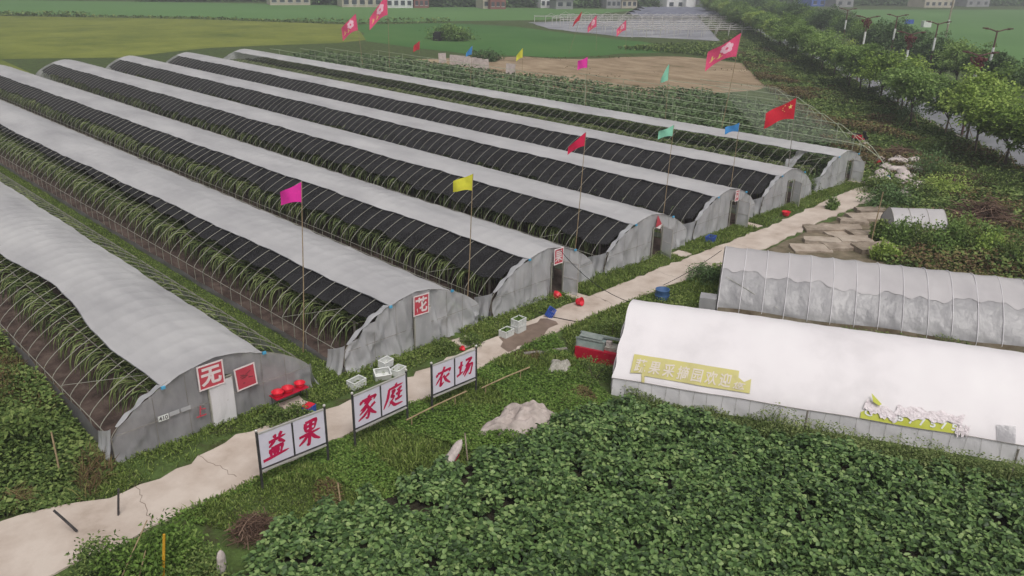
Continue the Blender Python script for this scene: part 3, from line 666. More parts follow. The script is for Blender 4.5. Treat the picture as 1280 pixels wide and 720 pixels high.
# ---------------------------------------------------------------- lettered sign boards by the path
BR = {
'益': [((38, 95), (45, 82)), ((66, 99), (56, 83)), ((20, 73), (82, 83)), ((42, 73), (22, 53)), ((56, 73), (82, 55)), ((27, 46), (33, 18)), ((30, 46), (74, 51), (66, 19)), ((43, 46), (45, 18)), ((56, 48), (55, 18)), ((3, 10), (98, 23))],
'果': [((30, 92), (34, 58)), ((30, 92), (73, 97), (68, 62)), ((32, 76), (69, 80)), ((34, 60), (68, 63)), ((10, 44), (92, 54)), ((52, 95), (50, 4), (41, 11)), ((48, 48), (28, 26), (10, 13)), ((54, 48), (72, 28), (94, 15))],
'家': [((50, 99), (55, 90)), ((20, 85), (13, 71)), ((20, 84), (86, 89), (76, 73)), ((32, 74), (69, 77)), ((56, 75), (40, 60), (16, 47)), ((42, 66), (60, 40), (56, 7), (43, 12)), ((48, 56), (14, 31)), ((54, 40), (36, 22), (10, 9)), ((84, 61), (60, 46)), ((58, 46), (74, 26), (95, 13))],
'庭': [((54, 99), (59, 90)), ((22, 83), (90, 89)), ((24, 84), (20, 48), (3, 9)), ((36, 70), (53, 73), (36, 50), (53, 49), (26, 11)), ((33, 34), (58, 9), (98, 9)), ((86, 77), (62, 68)), ((59, 53), (92, 59)), ((74, 70), (74, 32)), ((57, 31), (93, 36))],
'农': [((14, 71), (9, 57)), ((14, 72), (86, 79), (78, 65)), ((50, 97), (38, 60), (9, 21)), ((38, 52), (36, 9), (55, 25)), ((82, 57), (58, 44)), ((48, 57), (66, 30), (94, 9))],
'场': [((7, 64), (35, 69)), ((22, 89), (20, 27)), ((3, 23), (39, 37)), ((46, 87), (84, 91), (50, 58), (91, 63), (85, 12), (72, 19)), ((64, 57), (38, 19)), ((77, 57), (48, 9))]}
def brush(name, ch, cx, cz, size, y, parent):
    b = MB()
    for k, st in enumerate(BR[ch]):
        pts = np.array(st, float); q = []
        for i in range(len(pts) - 1):
            for t in np.linspace(0, 1, 9)[(0 if i == 0 else 1):]: q.append(pts[i] + (pts[i + 1] - pts[i]) * t)
        q = np.array(q); n = len(q)
        tot = np.linalg.norm(np.diff(pts, axis=0), axis=1).sum()
        for i in range(1, 3):
            if len(pts) > 2: q[1:-1] = (q[:-2] + 2 * q[1:-1] + q[2:]) / 4
        d = np.gradient(q, axis=0); d /= np.maximum(np.linalg.norm(d, axis=1, keepdims=True), 1e-6); nn = np.stack([-d[:, 1], d[:, 0]], 1)
        u = np.linspace(0, 1, n); horiz = abs(d[:, 0]).mean()
        wd = (6.4 - 1.3 * horiz) * (.75 + .45 * np.sin(u * math.pi * .9 + .5) ** 2 + .25 * (u < .12)) * np.clip((1.04 - u) * 7, .25, 1) * (1 + .06 * np.sin(u * 40 + k))
        V = []
        for i in range(n):
            for s in (-1, 1):
                p = q[i] + nn[i] * wd[i] * s; px_ = (p[0] - 50 + (p[1] - 50) * .14) / 100; pz = (p[1] - 52) / 100
                V.append((cx + px_ * size, y - .0005 * k, cz + pz * size * 1.02))
        b.add(V, [(2 * i, 2 * i + 2, 2 * i + 3, 2 * i + 1) for i in range(n - 1)])
    return b.build(name, M['brush'], parent)
def sign_board(x, y, ang, w_, h_, zb, chars, label):
    g = thing('sign_board', label, 'sign board', (x, y, 0), ang, 'lettered sign boards along the path')
    for k in (0, 1):
        MB().tube([(k * w_, 0, -.1), (k * w_, 0, zb + h_ + .06)], .04, 10).build('post', M['steel'], g)
        f = MB().lathe([(.001, zb + h_ + .155), (.04, zb + h_ + .135), (.05, zb + h_ + .105), (.04, zb + h_ + .075), (.028, zb + h_ + .062), (.03, zb + h_ + .055)], (k * w_, 0, 0), 12).build('finial', M['chrome'], g, True)
    b = MB()
    b.box((w_ / 2, 0, zb + h_ - .02), (w_ - .08, .05, .05)); b.build('top_rail', M['chrome'], g)
    MB().box((w_ / 2, 0, zb + .1), (w_ - .08, .05, .045)).build('bottom_rail', M['steel'], g)
    MB().box((w_ / 2, -.012, zb + .015), (w_ - .08, .06, .05)).build('ground_rail', M['chrome'], g)
    MB().box((w_ / 2, 0, zb + h_ / 2 + .04), (.05, .055, h_ - .17)).build('mullion', M['steel'], g)
    for k in (0, 1):
        cx = w_ * (.25 + .5 * k) + (.008 if k == 0 else -.008)
        p = MB().box((cx, 0, zb + h_ / 2 + .04), (w_ / 2 - .075, .03, h_ - .17)).build('panel', M['board'], g)
        brush('character', chars[k], cx, zb + h_ / 2 + .04, min(w_ / 2, h_) * .78, -.018, p)
    return g
SB = [((318, 543), (326, 590), (405, 510), (409, 556), '益果', 'sign board lettered 益果, lowest down the path, by the red basins'),
      ((440, 495), (443, 540), (507, 470), (509, 509), '家庭', 'sign board lettered 家庭, between the other two sign boards'),
      ((537, 457), (540, 497), (594, 434), (595, 474), '农场', 'sign board lettered 农场, highest along the path')]
for tl, bl, tr_, br_, ch, lb in SB:
    zb = .62; A = at(*bl, zb); B = at(*br_, zb); w_ = float(np.linalg.norm(B - A)); ang = math.atan2(B[1] - A[1], B[0] - A[0])
    zs = np.linspace(zb + .8, zb + 2, 121); e = [np.linalg.norm(at(*tl, z)[:2] - A[:2]) for z in zs]; h_ = float(zs[int(np.argmin(e))] - zb)
    sign_board(A[0], A[1], ang, w_, h_, zb, ch, lb)

# ---------------------------------------------------------------- flags on tall poles
LEFT = -rt.copy(); LEFT[2] = 0; LEFT /= np.linalg.norm(LEFT)
def flag(label, base, top_px, colour, fl, hh, taper=.7, droop=.45, z0=0.0, base_x=None, prints=None, seed=0, pm='bamboo', rr=.024, cat='flag'):
    r = random.Random(seed)
    if base_x is not None:
        zs = np.linspace(0, 4, 401); Q = [at(*base, z) for z in zs]; k = int(np.argmin([abs(q[0] - base_x) for q in Q])); b0 = Q[k][:2]
    else: b0 = at(*base)[:2]
    zs = np.linspace(1.5, 15, 700); e = [np.linalg.norm(at(*top_px, z)[:2] - b0) for z in zs]; h = float(zs[int(np.argmin(e))]); tp = at(*top_px, h)
    lean = tp[:2] - b0
    taper *= .82
    g = thing('flag_pole', label, cat, (b0[0], b0[1], 0), 0, 'flags on poles around the greenhouses')
    pth = [(lean[0] * u + .03 * math.sin(u * 5), lean[1] * u, h * u) for u in np.linspace(0, 1, 8)]
    MB().tube(pth, [rr * (1.15 - .5 * u) for u in np.linspace(0, 1, 8)], 6).build('pole', M[pm], g)
    top = Vector((lean[0] + .03 * math.sin(5), lean[1], h)); D = Vector(LEFT) ; Nn = Vector((D.y, -D.x, 0)); ph = r.uniform(0, 6)
    if r.random() < .5: D = (D + Nn * r.uniform(-.35, .35)).normalized()
    axis = (Vector(pth[-1]) - Vector(pth[-2])).normalized()
    def fp(u, v, off=0):   # u along the fly, v down the hoist
        c = 1 - (1 - taper) * u; vv = .5 + (v - .5) * c
        p = top - axis * (v * hh * (1 - u) + vv * hh * u) + D * (u * fl) - Vector((0, 0, 1)) * (droop * fl * (u ** 1.25) + .08 * fl * math.sin(v * 3 + u * 4))
        return p + Nn * (fl * .11 * math.sin(u * 5.5 + v * 1.8 + ph) * u + off)
    cl = MB().grid([[fp(u, v) for v in np.linspace(0, 1, 9)] for u in np.linspace(0, 1, 15)]).build('cloth', M[colour], g, True)
    if prints == 'stars':
        for (u, v, s) in [(.17, .25, .11), (.34, .1, .04), (.4, .2, .04), (.4, .34, .04), (.34, .45, .04)]:
            V = [fp(u + s * .7 * math.sin(math.pi * k / 5) * (1 if k % 2 == 0 else .4), v - s * 1.1 * math.cos(math.pi * k / 5) * (1 if k % 2 == 0 else .4), .012) for k in range(10)]
            for off in (.012, -.012):
                MB().add([fp(u + s * .7 * math.sin(math.pi * k / 5) * (1 if k % 2 == 0 else .4), v - s * 1.1 * math.cos(math.pi * k / 5) * (1 if k % 2 == 0 else .4), off) for k in range(10)], [tuple(range(10))]).build('star', M['f_gold'], cl)
    if prints == 'blossom':
        for off in (.014, -.014):
            q = MB()
            for k in range(6):
                a0 = k * math.pi / 3 + .4; cu, cv = .4 + .13 * math.cos(a0), .38 + .2 * math.sin(a0)
                q.add([fp(cu + .085 * math.cos(t), cv + .13 * math.sin(t), off + .002 * k) for t in np.linspace(0, 2 * math.pi, 11)[:-1]], [tuple(range(10))])
            q.build('blossom_print', M['f_print'], cl)
            q = MB()
            for k, (u, v) in enumerate([(.55, .78), (.78, .72)]):
                for (du, dv, lu, lv) in [(0, 0, .13, .04), (.03, -.06, .04, .2), (.05, .05, .1, .035)]:
                    q.add([fp(u + du - lu / 2, v + dv - lv / 2, off + .001 * k), fp(u + du + lu / 2, v + dv - lv / 2, off + .001 * k), fp(u + du + lu / 2, v + dv + lv / 2, off + .0015), fp(u + du - lu / 2, v + dv + lv / 2, off + .0015)], [(0, 1, 2, 3)])
            q.build('lettering', M['f_gold'], cl)
flag('magenta flag on a bamboo pole between the two frontmost arched greenhouses', (379, 440), (378, 227), 'f_magenta', .85, .8, .7, .35, seed=1)
flag('yellow flag on a pole rising between second and third arched greenhouse', (583, 362), (592, 217), 'f_yellow', .85, .75, .7, .25, base_x=22.76, seed=2)
flag('crimson flag on a pole behind the greenhouse with the open door', (718, 305), (733, 165), 'f_crimson', .85, .7, .55, .75, base_x=31.0, seed=3)
flag('large mint flag over the black shade nets beside the crimson flag', (829, 258), (843, 156), 'f_mint', .85, .65, .75, .35, base_x=39.4, seed=4)
flag('sky-blue flag below the red star flag, over the grey roof films', (913, 230), (925, 153), 'f_blue', .9, .6, .7, .3, base_x=47.2, seed=5)
flag('red flag with small gold stars above the last greenhouse', (985, 215), (996, 122), 'f_red', 2.1, 1.5, .7, .45, base_x=55.4, prints='stars', seed=6, pm='grey_pole', rr=.03)
flag('large pink flag with white blossom print over the brown field edge', (899, 167), (927, 41), 'f_pink', 2.6, 2.0, .85, .6, base_x=65.5, prints='blossom', seed=7, pm='bamboo', rr=.035)
flag('pink blossom flag over the boundary of the yellow rice field', (454, 88), (445, 17), 'f_pink', 2.3, 2.3, .8, .8, prints='blossom', seed=8, rr=.035)
flag('pink blossom flag on the tallest pole, its top above the rice fields', (487, 92), (484, -6), 'f_pink', 2.6, 2.6, .6, 1.0, prints='blossom', seed=9, rr=.035)
flag('little red flag beside the bush in the green rice field', (524, 68), (525, 51), 'f_red', 1.1, 1.5, .8, .6, seed=10)
flag('small blue flag above the row of white boards', (586, 109), (591, 57), 'f_blue', .75, 1.0, .35, .8, base_x=65.6, seed=11)
flag('small yellow flag over the edge of the brown field', (652, 98), (654, 60), 'f_yellow', .9, 1.3, .6, .9, seed=12)
flag('small magenta flag over the middle of the brown field', (731, 138), (735, 71), 'f_magenta', 1.0, 1.1, .9, .35, base_x=65.6, seed=13)
flag('small mint pennant over the brown field beyond the netting', (832, 142), (837, 80), 'f_mint', .65, 1.5, .3, 1.2, base_x=66.0, seed=14)
flag('narrow red flag leaning over the far pale frames', (711, 67), (728, 14), 'f_red', 1.3, 1.7, .6, 1.2, seed=15)
flag('pink blossom flag in the middle of three before the pale frames', (745, 64), (746, 19), 'f_pink', 1.6, 2.1, .5, 1.0, prints='blossom', seed=16)
flag('pink blossom flag closest to the grey weeds by the pale frames', (782, 65), (783, 25), 'f_pink', 1.7, 1.8, .7, .9, prints='blossom', seed=17)

# ---------------------------------------------------------------- crates, basins and other small things by the path
def crate(name, label, p, d, m, rz, group=None, slatted=True, fill=None, tilt=0.0):
    w_, l_, h_ = d; t = .022
    g = thing(name, label, 'crate', tuple(p), rz, group); g.rotation_euler = (tilt, 0, rz)
    MB().box((0, 0, t / 2), (w_, l_, t)).build('base', M[m], g)
    for sx, sy, nm in ((1, 0, 'long_side'), (-1, 0, 'long_side'), (0, 1, 'end_side'), (0, -1, 'end_side')):
        b = MB()
        L = l_ if sx else w_ - 2 * t
        if slatted:
            for z in np.linspace(h_ * .12, h_ * .78, 5): b.box((sx * (w_ / 2 - t / 2), sy * (l_ / 2 - t / 2), z), (t if sx else L, L if sx else t, h_ * .085))
            for q in np.linspace(-.48, .48, 5): b.box((sx * (w_ / 2 - t / 2) + (0 if sx else q * L), sy * (l_ / 2 - t / 2) + (q * L if sx else 0), h_ * .47), (t * 1.25 if sx else .022, .022 if sx else t * 1.25, h_ * .86))
        else: b.box((sx * (w_ / 2 - t / 2), sy * (l_ / 2 - t / 2), h_ * .48), (t if sx else L, L if sx else t, h_ * .88))
        b.build(nm, M[m], g)
    b = MB(); e = .014
    for sx in (1, -1): b.box((sx * (w_ / 2 - .01), 0, h_ * .95), (t + .02, l_ + .02, h_ * .1))
    for sy in (1, -1): b.box((0, sy * (l_ / 2 - .01), h_ * .95), (w_ - .05, t + .02, h_ * .1 - .004))
    b.build('rim', M[m], g)
    if fill:
        P = rng.uniform(-1, 1, (160, 3)) * [w_ * .42, l_ * .42, .02] + [0, 0, h_ * .8]
        V, F = leaves(P, rdir(160, .1, .9), rng.uniform(.07, .13, 160), .06); link('picked_leaves', mesh_np('picked', V, F), M['creeper'], g)
    return g
def basin(label, p, r_, h_, m, tilt=(0, 0), cat='basin', name='plastic_basin', group=None):
    g = thing(name, label, cat, tuple(p), 0, group); g.rotation_euler = (tilt[0], tilt[1], 0)
    MB().lathe([(.001, .005), (r_ * .72, 0), (r_ * .76, .01), (r_ * .97, h_ * .95), (r_ * .93, h_ * .95), (r_ * .72, .03), (.001, .03)], n=24).build('bowl', M[m], g, True)
    MB().lathe([(r_ * .93, h_ * .93), (r_ * 1.06, h_ * .93), (r_ * 1.07, h_), (r_ * .94, h_), (r_ * .93, h_ * .93)], n=24).build('rim', M[m], g)
    return g
# table with red baskets
tc = (at(340, 512)[:2] + at(385, 497)[:2]) / 2
tb = thing('low_table', 'low red-topped stand holding red basins at the first greenhouse', 'table', (tc[0], tc[1], 0), rad(3))
MB().box((0, 0, .5), (1.35, .5, .03)).build('top', M['tank_red'], tb)
for x in (-.6, .6):
    for y in (-.2, .2): MB().tube([(x, y, 0), (x, y, .485)], .015, 6).build('leg', M['steel'], tb)
for k, (dx, lb) in enumerate([(-.46, 'red plastic basin at the near end of the low stand'), (-.05, 'red plastic basin in the middle of the low stand'), (.46, 'red plastic basin standing apart at the far end of the low stand')]):
    basin(lb, (tc[0] + dx, tc[1] + dx * .05, .516), .215 - .01 * k, .17, 'red', group='red basins on the low stand')
c0 = crate('plastic_crate', 'blue crate with a red rim lying on the grass beside the red basins', (*at(386, 516)[:2], .03), (.42, .34, .26), 'blue', rad(20), None, True)
MB().box((0, 0, .275), (.4, .3, .03)).build('lid', M['red'], c0)
# white boxes
wb = 'white boxes by the second greenhouse'
p0 = at(483, 470)
crate('white_box', 'white foam box upright at the back of the heap by the second greenhouse', (p0[0] + .2, p0[1] + .3, .25), (.5, .36, .3), 'white', rad(10), wb, False, tilt=.1)
crate('white_box', 'white foam box lying tipped in the heap by the second greenhouse', (p0[0] - .22, p0[1] - .02, .05), (.62, .42, .3), 'white', rad(-22), wb, False, tilt=.35)
crate('white_box', 'white foam box at the end of the heap towards the sign board', (p0[0] + .42, p0[1] - .2, .03), (.55, .4, .26), 'white', rad(15), wb, False)
p1 = at(446, 484); crate('white_box', 'white slatted box alone in the grass above the middle sign board', (p1[0], p1[1], .04), (.62, .42, .3), 'white', rad(8), wb, True)
wc = 'white slatted crates on the path'
p2 = at(633, 421); crate('slatted_crate', 'white slatted crate with greens standing on the path alone', (*p2[:2], .066), (.56, .4, .3), 'white', rad(5), wc, True, True)
p3 = at(648, 415); crate('slatted_crate', 'lower white slatted crate of the stack of two on the path', (*p3[:2], .066), (.56, .42, .3), 'white', rad(7), wc)
crate('slatted_crate', 'upper white slatted crate of the stack of two, filled with greens', (p3[0], p3[1], .37), (.56, .42, .3), 'white', rad(6), wc, True, True)
p4 = at(686, 396); crate('plastic_crate', 'blue crate tipped on the path edge below the open door', (*p4[:2], .1), (.5, .36, .3), 'blue', rad(30), None, True, tilt=.5)
p5 = at(888, 302); crate('plastic_crate', 'blue crate on the verge before the greenhouse with the small print', (*p5[:2], .03), (.62, .45, .32), 'blue', rad(10))
basin('red bucket lying on the path by the open greenhouse door', (*at(721, 382)[:2], .2), .2, .27, 'red', (rad(70), rad(30)), 'bucket', 'plastic_bucket')
basin('red basin just inside the open greenhouse door', (*at(694, 374)[:2], .1), .2, .25, 'red', (.5, .2))
basin('small red basin on the path verge before the greenhouse with plain gable', (*at(982, 270)[:2], .03), .27, .28, 'red')
basin('red scoop in the grass behind the highest sign board', (*at(576, 438)[:2], .06), .11, .14, 'red', (.9, .4), 'scoop', 'plastic_scoop')
g = thing('plastic_drum', 'open blue drum beside the path at the grey tunnel', 'drum', (*at(827, 375)[:2], 0))
MB().lathe([(.001, .02), (.3, 0), (.33, .15), (.34, .3), (.33, .52), (.345, .54), (.345, .58), (.3, .58), (.3, .1), (.001, .08)], n=24).build('body', M['bluegrey'], g, True)
MB().lathe([(.345, .27), (.365, .29), (.345, .31)], n=24).build('hoop', M['bluegrey'], g)
# fish tank on the ground by the white tunnel
A_, B_ = at(718, 447, .05), at(774, 459, .05); ta = math.atan2(B_[1] - A_[1], B_[0] - A_[0]); tl = float(np.linalg.norm(B_ - A_))
tk = thing('fish_tank', 'long tank with bright red front and glass top beside the white tunnel', 'tank', (A_[0], A_[1], 0), ta)
MB().box((tl / 2, .36, .28), (tl, .72, .56)).build('body', M['tank_red'], tk)
MB().box((tl * .31, .40, .72), (tl * .6, .6, .31)).build('glass', M['tank_glass'], tk)
b = MB()
for x in (.03, tl * .61): 
    for y in (.1, .7): b.box((x, y, .74), (.05, .05, .36))
b.box((tl * .31, .7, .94), (tl * .64, .08, .06)); b.box((tl * .31, .1, .94), (tl * .64, .06, .05)); b.build('frame', M['tank_lid'], tk)
MB().box((tl * .3, .42, .985), (tl * .5, .5, .03), ry=rad(2)).build('lid', M['tank_lid'], tk)
MB().box((tl * .8, .45, .63), (tl * .36, .5, .14)).build('tray', M['stone'], tk)
MB().box((tl * .68, .45, .8), (.22, .2, .2)).build('pump', M['sack'], tk)
MB().box((tl * .78, .52, 1.0), (tl * .5, .12, .08)).build('beam', M['tank_lid'], tk)
# sheeted heaps, stone, sacks
def heap(name, label, cat, pts, h_, m, seed, folds=.08, n=34, group=None):
    """a lumpy sheeted mound over the quad pts (world xy)"""
    r = random.Random(seed); ph = [r.uniform(0, 6) for _ in range(6)]; q = [np.array(p) for p in pts]; c = sum(q) / 4
    P = []
    for i in range(n + 1):
        row = []
        for j in range(n + 1):
            u, v = i / n, j / n; p = (q[0] * (1 - u) + q[1] * u) * (1 - v) + (q[3] * (1 - u) + q[2] * u) * v
            e = (1 - abs(2 * u - 1) ** 3.2) * (1 - abs(2 * v - 1) ** 3.2)
            p = p + (p - c) * .08 * math.sin(math.atan2(v - .5, u - .5) * 5 + ph[0])
            z = h_ * max(0, e) ** .55 * (.72 + .28 * math.sin(u * 5 + ph[1]) * math.sin(v * 4 + ph[2]) + .2 * math.sin(u * 9 + v * 3 + ph[3]) * .5)
            z += folds * e * math.sin(u * 23 + v * 11 + ph[4] + 3 * math.sin(v * 5 + ph[5])) * .4 + folds * .4 * e * math.sin(u * 9 - v * 31 + ph[3])
            row.append((p[0] - c[0], p[1] - c[1], max(0, z)))
        P.append(row)
    return tag(MB().grid(P).build(name, M[m], None, True, (c[0], c[1], 0)), label, cat, group)
heap('sheeted_heap', 'low grey tarpaulin heap in the grass below the tank', 'tarpaulin', [at(598, 545)[:2], at(672, 548)[:2], at(702, 521)[:2], at(640, 505)[:2]], .7, 'tarp', 4, .2)
heap('pale_boulder', 'pale boulder in the grass near the red-fronted tank', 'boulder', [at(683, 468)[:2], at(712, 468)[:2], at(715, 455)[:2], at(690, 452)[:2]], .4, 'stone', 8, .1, 18)
def sack(label, p, rz, l_, r_, m='sack', tilt=.9, name='white_sack', group=None):
    P = []
    for u in np.linspace(0, 1, 16):
        rr = r_ * (math.sin(math.pi * min(1, u * .93 + .07)) ** .55) * (1 + .1 * math.sin(u * 9)); 
        P.append([(rr * math.cos(t) * (1 + .1 * math.sin(3 * t + u * 5)), rr * .7 * math.sin(t), u * l_) for t in np.linspace(0, 2 * math.pi, 15)])
    o = MB().grid(P).build(name, M[m], None, True, tuple(p)); o.rotation_euler = (tilt, 0, rz); return tag(o, label, 'sack', group)
sk = sack('white sack with red print leaning in the weeds at the bean field corner', (0, 0, 0), 0, 1.15, .2, tilt=0)
q0, q1 = at(553, 588, .15), at(575, 553, .95); sk.location = tuple(q0); sk.rotation_euler = Vector(q1 - q0).to_track_quat('Z', 'Y').to_euler()
MB().add([(-.12, -.152, .3), (-.04, -.158, .3), (-.04, -.165, .7), (-.12, -.16, .7)], [(0, 1, 2, 3)]).build('print', M['brush'], sk)
sack('white knotted sack standing among the bean plants at the bottom edge', (*at(281, 738)[:2], .55), .3, .75, .14, tilt=.05)

# ---------------------------------------------------------------- grass, weeds, beans (nobody could count them)
KEEP_OUT = [(11.9, 13.2, 22.0, 24), (20.1, 21.1, 22.0, 24), (27.7, 28.5, 22.0, 24), (36.8, 37.6, 22, 24), (44.8, 45.6, 22, 24), (61.2, 62.0, 22, 24)]
PATHPOLY = [tuple(p) for p in pl + pr]
def off_path(P, margin=0):
    k = ~in_poly(P[:, 0], P[:, 1], PATHPOLY)
    for a, b, c, d in KEEP_OUT: k &= ~((P[:, 0] > a) & (P[:, 0] < b) & (P[:, 1] > c) & (P[:, 1] < d))
    return P[k]
def house_free(P, pad=.05):
    k = np.ones(len(P), bool)
    for x0, wd in [(6.6, 7.15), (15.3, 7.05), (23.2, 7.1), (31.4, 7.4), (39.75, 7.0), (47.7, 7.0), (56.2, 7.6)]:
        k &= ~((P[:, 0] > x0 - pad) & (P[:, 0] < x0 + wd + pad) & (P[:, 1] > 23.92) & (P[:, 1] < 116.2))
    for (c, a, hw, L_) in [(WC, WA, WHW, WL), (GC, GA, GHW, GLN), (SC, SA, 1.1, 3.2)]:
        x, y = P[:, 0] - c[0], P[:, 1] - c[1]; lx = x * math.cos(a) + y * math.sin(a); ly = -x * math.sin(a) + y * math.cos(a)
        k &= ~((abs(lx) < hw + pad + .03) & (ly > -.1) & (ly < L_ + .1))
    return P[k]
def stuff(name, parts, m, label, cat):
    V, F = join(parts); o = link(name, mesh_np(name, V, F), M[m]); return tag(o, label, cat, None, 'stuff')
def blades(P, h0, h1, wd, lean=.45, z0=0.0, f=.8, seed=0):
    n = len(P); l = .62 + .38 * lump(P, f, seed); hgt = rng.uniform(h0, h1, n) * np.clip(l, .25, 1.2)
    B = np.column_stack([P, np.full(n, z0)])
    D = rng.normal(size=(n, 3)) * [lean, lean, .1] + [0, 0, 1]
    return leaves(B, D, hgt, rng.uniform(.7, 1.3, n) * wd, .22)
def broad(P, z0, z1, L, f=.8, seed=0, zlo=-.15, zhi=.6):
    n = len(P); l = np.clip(.55 + .5 * lump(P, f, seed), .08, 1.25)
    B = np.column_stack([P, (z0 + (z1 - z0) * np.sqrt(rng.uniform(0, 1, n))) * l])
    return leaves(B, rdir(n, zlo, zhi), rng.uniform(.6, 1.3, n) * L, rng.uniform(.5, .8, n) * L, .2)
verge = off_path(house_free(scatter([(5.5, 22.2), (12, 22.6), (66, 22.0), (66, 24.3), (5.5, 24.3)], 420)))
k = rng.uniform(0, 1, len(verge)) < np.clip(.75 + .6 * lump(verge, .7, 3) + (verge[:, 1] - 23) * .5, .04, 1)
verge = verge[k]
stuff('grass', [blades(verge, .12, .5, .035, f=1.1), broad(verge[::2], .03, .3, .09, 1.1, 3)], 'grass', 'green grass verge between the path and the greenhouse gables', 'grass')
gaps = []
for a, b in [(13.78, 15.27), (22.38, 23.17), (30.32, 31.38), (38.82, 39.73), (46.78, 47.68), (54.73, 56.18)]:
    gaps.append(scatter([(a, 24.2), (b, 24.2), (b, 80), (a, 80)], 260 if a < 14 else 130)); gaps.append(scatter([(a, 80), (b, 80), (b, 117), (a, 117)], 70))
gaps = np.concatenate(gaps)
stuff('grass', [blades(gaps, .08, .3, .035), broad(gaps[::3], .03, .15, .08)], 'grass', 'grass strips growing in the gaps between the greenhouses', 'grass')
A1 = off_path(scatter([(8.2, 17.0), (14, 16.2), (17, 15.6), (21.5, 15.6), (22.2, 17.5), (22.8, 18.6), (24.2, 21.3), (16, 20.6), (6.6, 20.3)], 620))
k = ~in_poly(A1[:, 0], A1[:, 1], [at(602, 540)[:2], at(668, 545)[:2], at(695, 522)[:2], at(642, 508)[:2]]) & ~in_poly(A1[:, 0], A1[:, 1], [at(685, 468)[:2], at(710, 468)[:2], at(713, 455)[:2], at(690, 452)[:2]])
A1 = A1[k]; lm = lump(A1, .55, 5)
cr_ = A1[lm < .35]; gr_ = A1[lm > .0]
stuff('creeping_weeds', [broad(cr_, .02, .24, .10, .8, 5)], 'creeper', 'bright green creeping weeds covering the bank below the sign boards', 'weeds')
dp = A1[lump(A1, .9, 10) > .62]
stuff('dry_weeds', [blades(dp, .15, .5, .03, f=.9), broad(dp, .1, .3, .08, .9)], 'dryweed', 'brownish dry patches in the grass bank below the path', 'weeds')
stuff('grass', [blades(gr_, .12, .5, .035, f=.9, seed=5)], 'grass', 'longer grass on the bank around the sign boards and the grey heap', 'grass')
A2 = off_path(house_free(scatter([(22.5, 18.3), (24.5, 17.9), (27.8, 18.6), (31, 17.2), (33, 18.4), (37.6, 20.4), (29, 20.85), (24.5, 20.9)], 430)))
k = ~in_poly(A2[:, 0], A2[:, 1], [at(722, 449)[:2], at(774, 460)[:2], at(776, 440)[:2], at(726, 432)[:2]]); A2 = A2[k]
stuff('grass', [blades(A2, .12, .55, .04, f=.9), broad(A2[::3], .03, .3, .1)], 'grass', 'rough grass between the path and the white tunnel end', 'grass')
A3 = house_free(scatter([(27.4, 18.2), (31.0, 16.5), (44, -6), (36, -8), (29.4, 5)], 190))
stuff('weeds', [blades(A3, .2, .8, .05, f=.9), broad(A3, .1, .6, .12)], 'weed', 'dark weeds growing in the gap between the white and grey tunnels', 'weeds')
# tall weeds left of the first greenhouse
A3b = scatter([(31.6, 15.6), (31.9, 15.5), (38.4, 2.9), (42, -4), (40.6, -4), (37.2, 3.2)], 1) if False else None
gb = rng.uniform(0, GLN, 1500); gx = GHW + .2 + abs(rng.normal(0, .2, 1500)); gb = gb + 0
ca, sa_ = math.cos(GA), math.sin(GA)
A3b = np.stack([GC[0] + gx * ca - gb * sa_, GC[1] + gx * sa_ + gb * ca], 1); A3b = A3b[lump(A3b, .9, 3) > -.25]
stuff('weeds', [blades(A3b, .5, 1.3, .045, f=.9), broad(A3b, .2, .8, .12, .9)], 'feather', 'olive and brown weeds along the foot of the grey tunnel', 'weeds')
A4 = off_path(scatter([(-7, 23.2), (3.2, 23.3), (5.4, 22.5), (6.45, 23.6), (6.45, 62), (-7, 62)], 250))
stuff('weeds', [broad(A4, .1, 1.0, .15, .5, 2), blades(A4[::2], .3, 1.1, .045, f=.5, seed=2), broad(A4[::3], .2, 1.1, .2, .5, 2)], 'weed', 'tangle of tall weeds along the outer side of the first greenhouse', 'weeds')
k = lump(A4, .5, 8) > .55
stuff('dry_weeds', [blades(A4[k], .4, 1.3, .03, f=.6, seed=8)], 'dryweed', 'brown dry stalks among the tall weeds beside the first greenhouse', 'weeds')
# the right-hand rough ground round the slabs, shrubs and trees
A5 = off_path(house_free(scatter([(35.5, 20.6), (36, 12), (40, -3), (62, -4), (80, 10), (74, 19.0), (64, 19.8), (56, 20.4), (49, 20.5), (38, 20.3)], 42)))
k = ~in_poly(A5[:, 0], A5[:, 1], [(37.5, 20.6), (42, 13.8), (50, 15.5), (58, 21), (49, 21)]); A5 = A5[k]
kd = lump(A5, .45, 9) > .1
stuff('dry_weeds', [blades(A5[kd], .4, 1.0, .05, f=.5), broad(A5[kd], .3, .8, .2, .5)], 'dryweed', 'brown dry weeds scattered on the ground around the small tunnel', 'weeds')
stuff('weeds', [blades(A5, .2, .9, .06, f=.5, seed=4), broad(A5, .1, .6, .2, .5, 4), broad(A5[::2], .2, .8, .26, .5, 6)], 'weed', 'rough weeds on the ground around the small tunnel', 'weeds')
A6 = scatter([rp(-60, -14), rp(20, -12), rp(120, -9), rp(230, -5), rp(230, 1.8), rp(-60, 1.8)], 17)
stuff('weeds', [blades(A6, .3, 1.1, .12, f=.35, seed=1), broad(A6, .1, .8, .34, .35, 1)], 'weed', 'rank weeds covering the slope below the roadside trees', 'weeds')
k = lump(A6, .3, 7) > -.15
stuff('dry_weeds', [blades(A6[k], .4, 1.4, .12, f=.4), broad(A6[k], .3, .9, .3, .4), broad(A6[k], .3, .9, .22, .4)], 'dryweed', 'brown dead scrub on the slope below the roadside trees', 'weeds')
A6b = scatter([rp(26, -2.2), rp(330, -2.2), rp(330, 2.0), rp(26, 2.0)], 16)
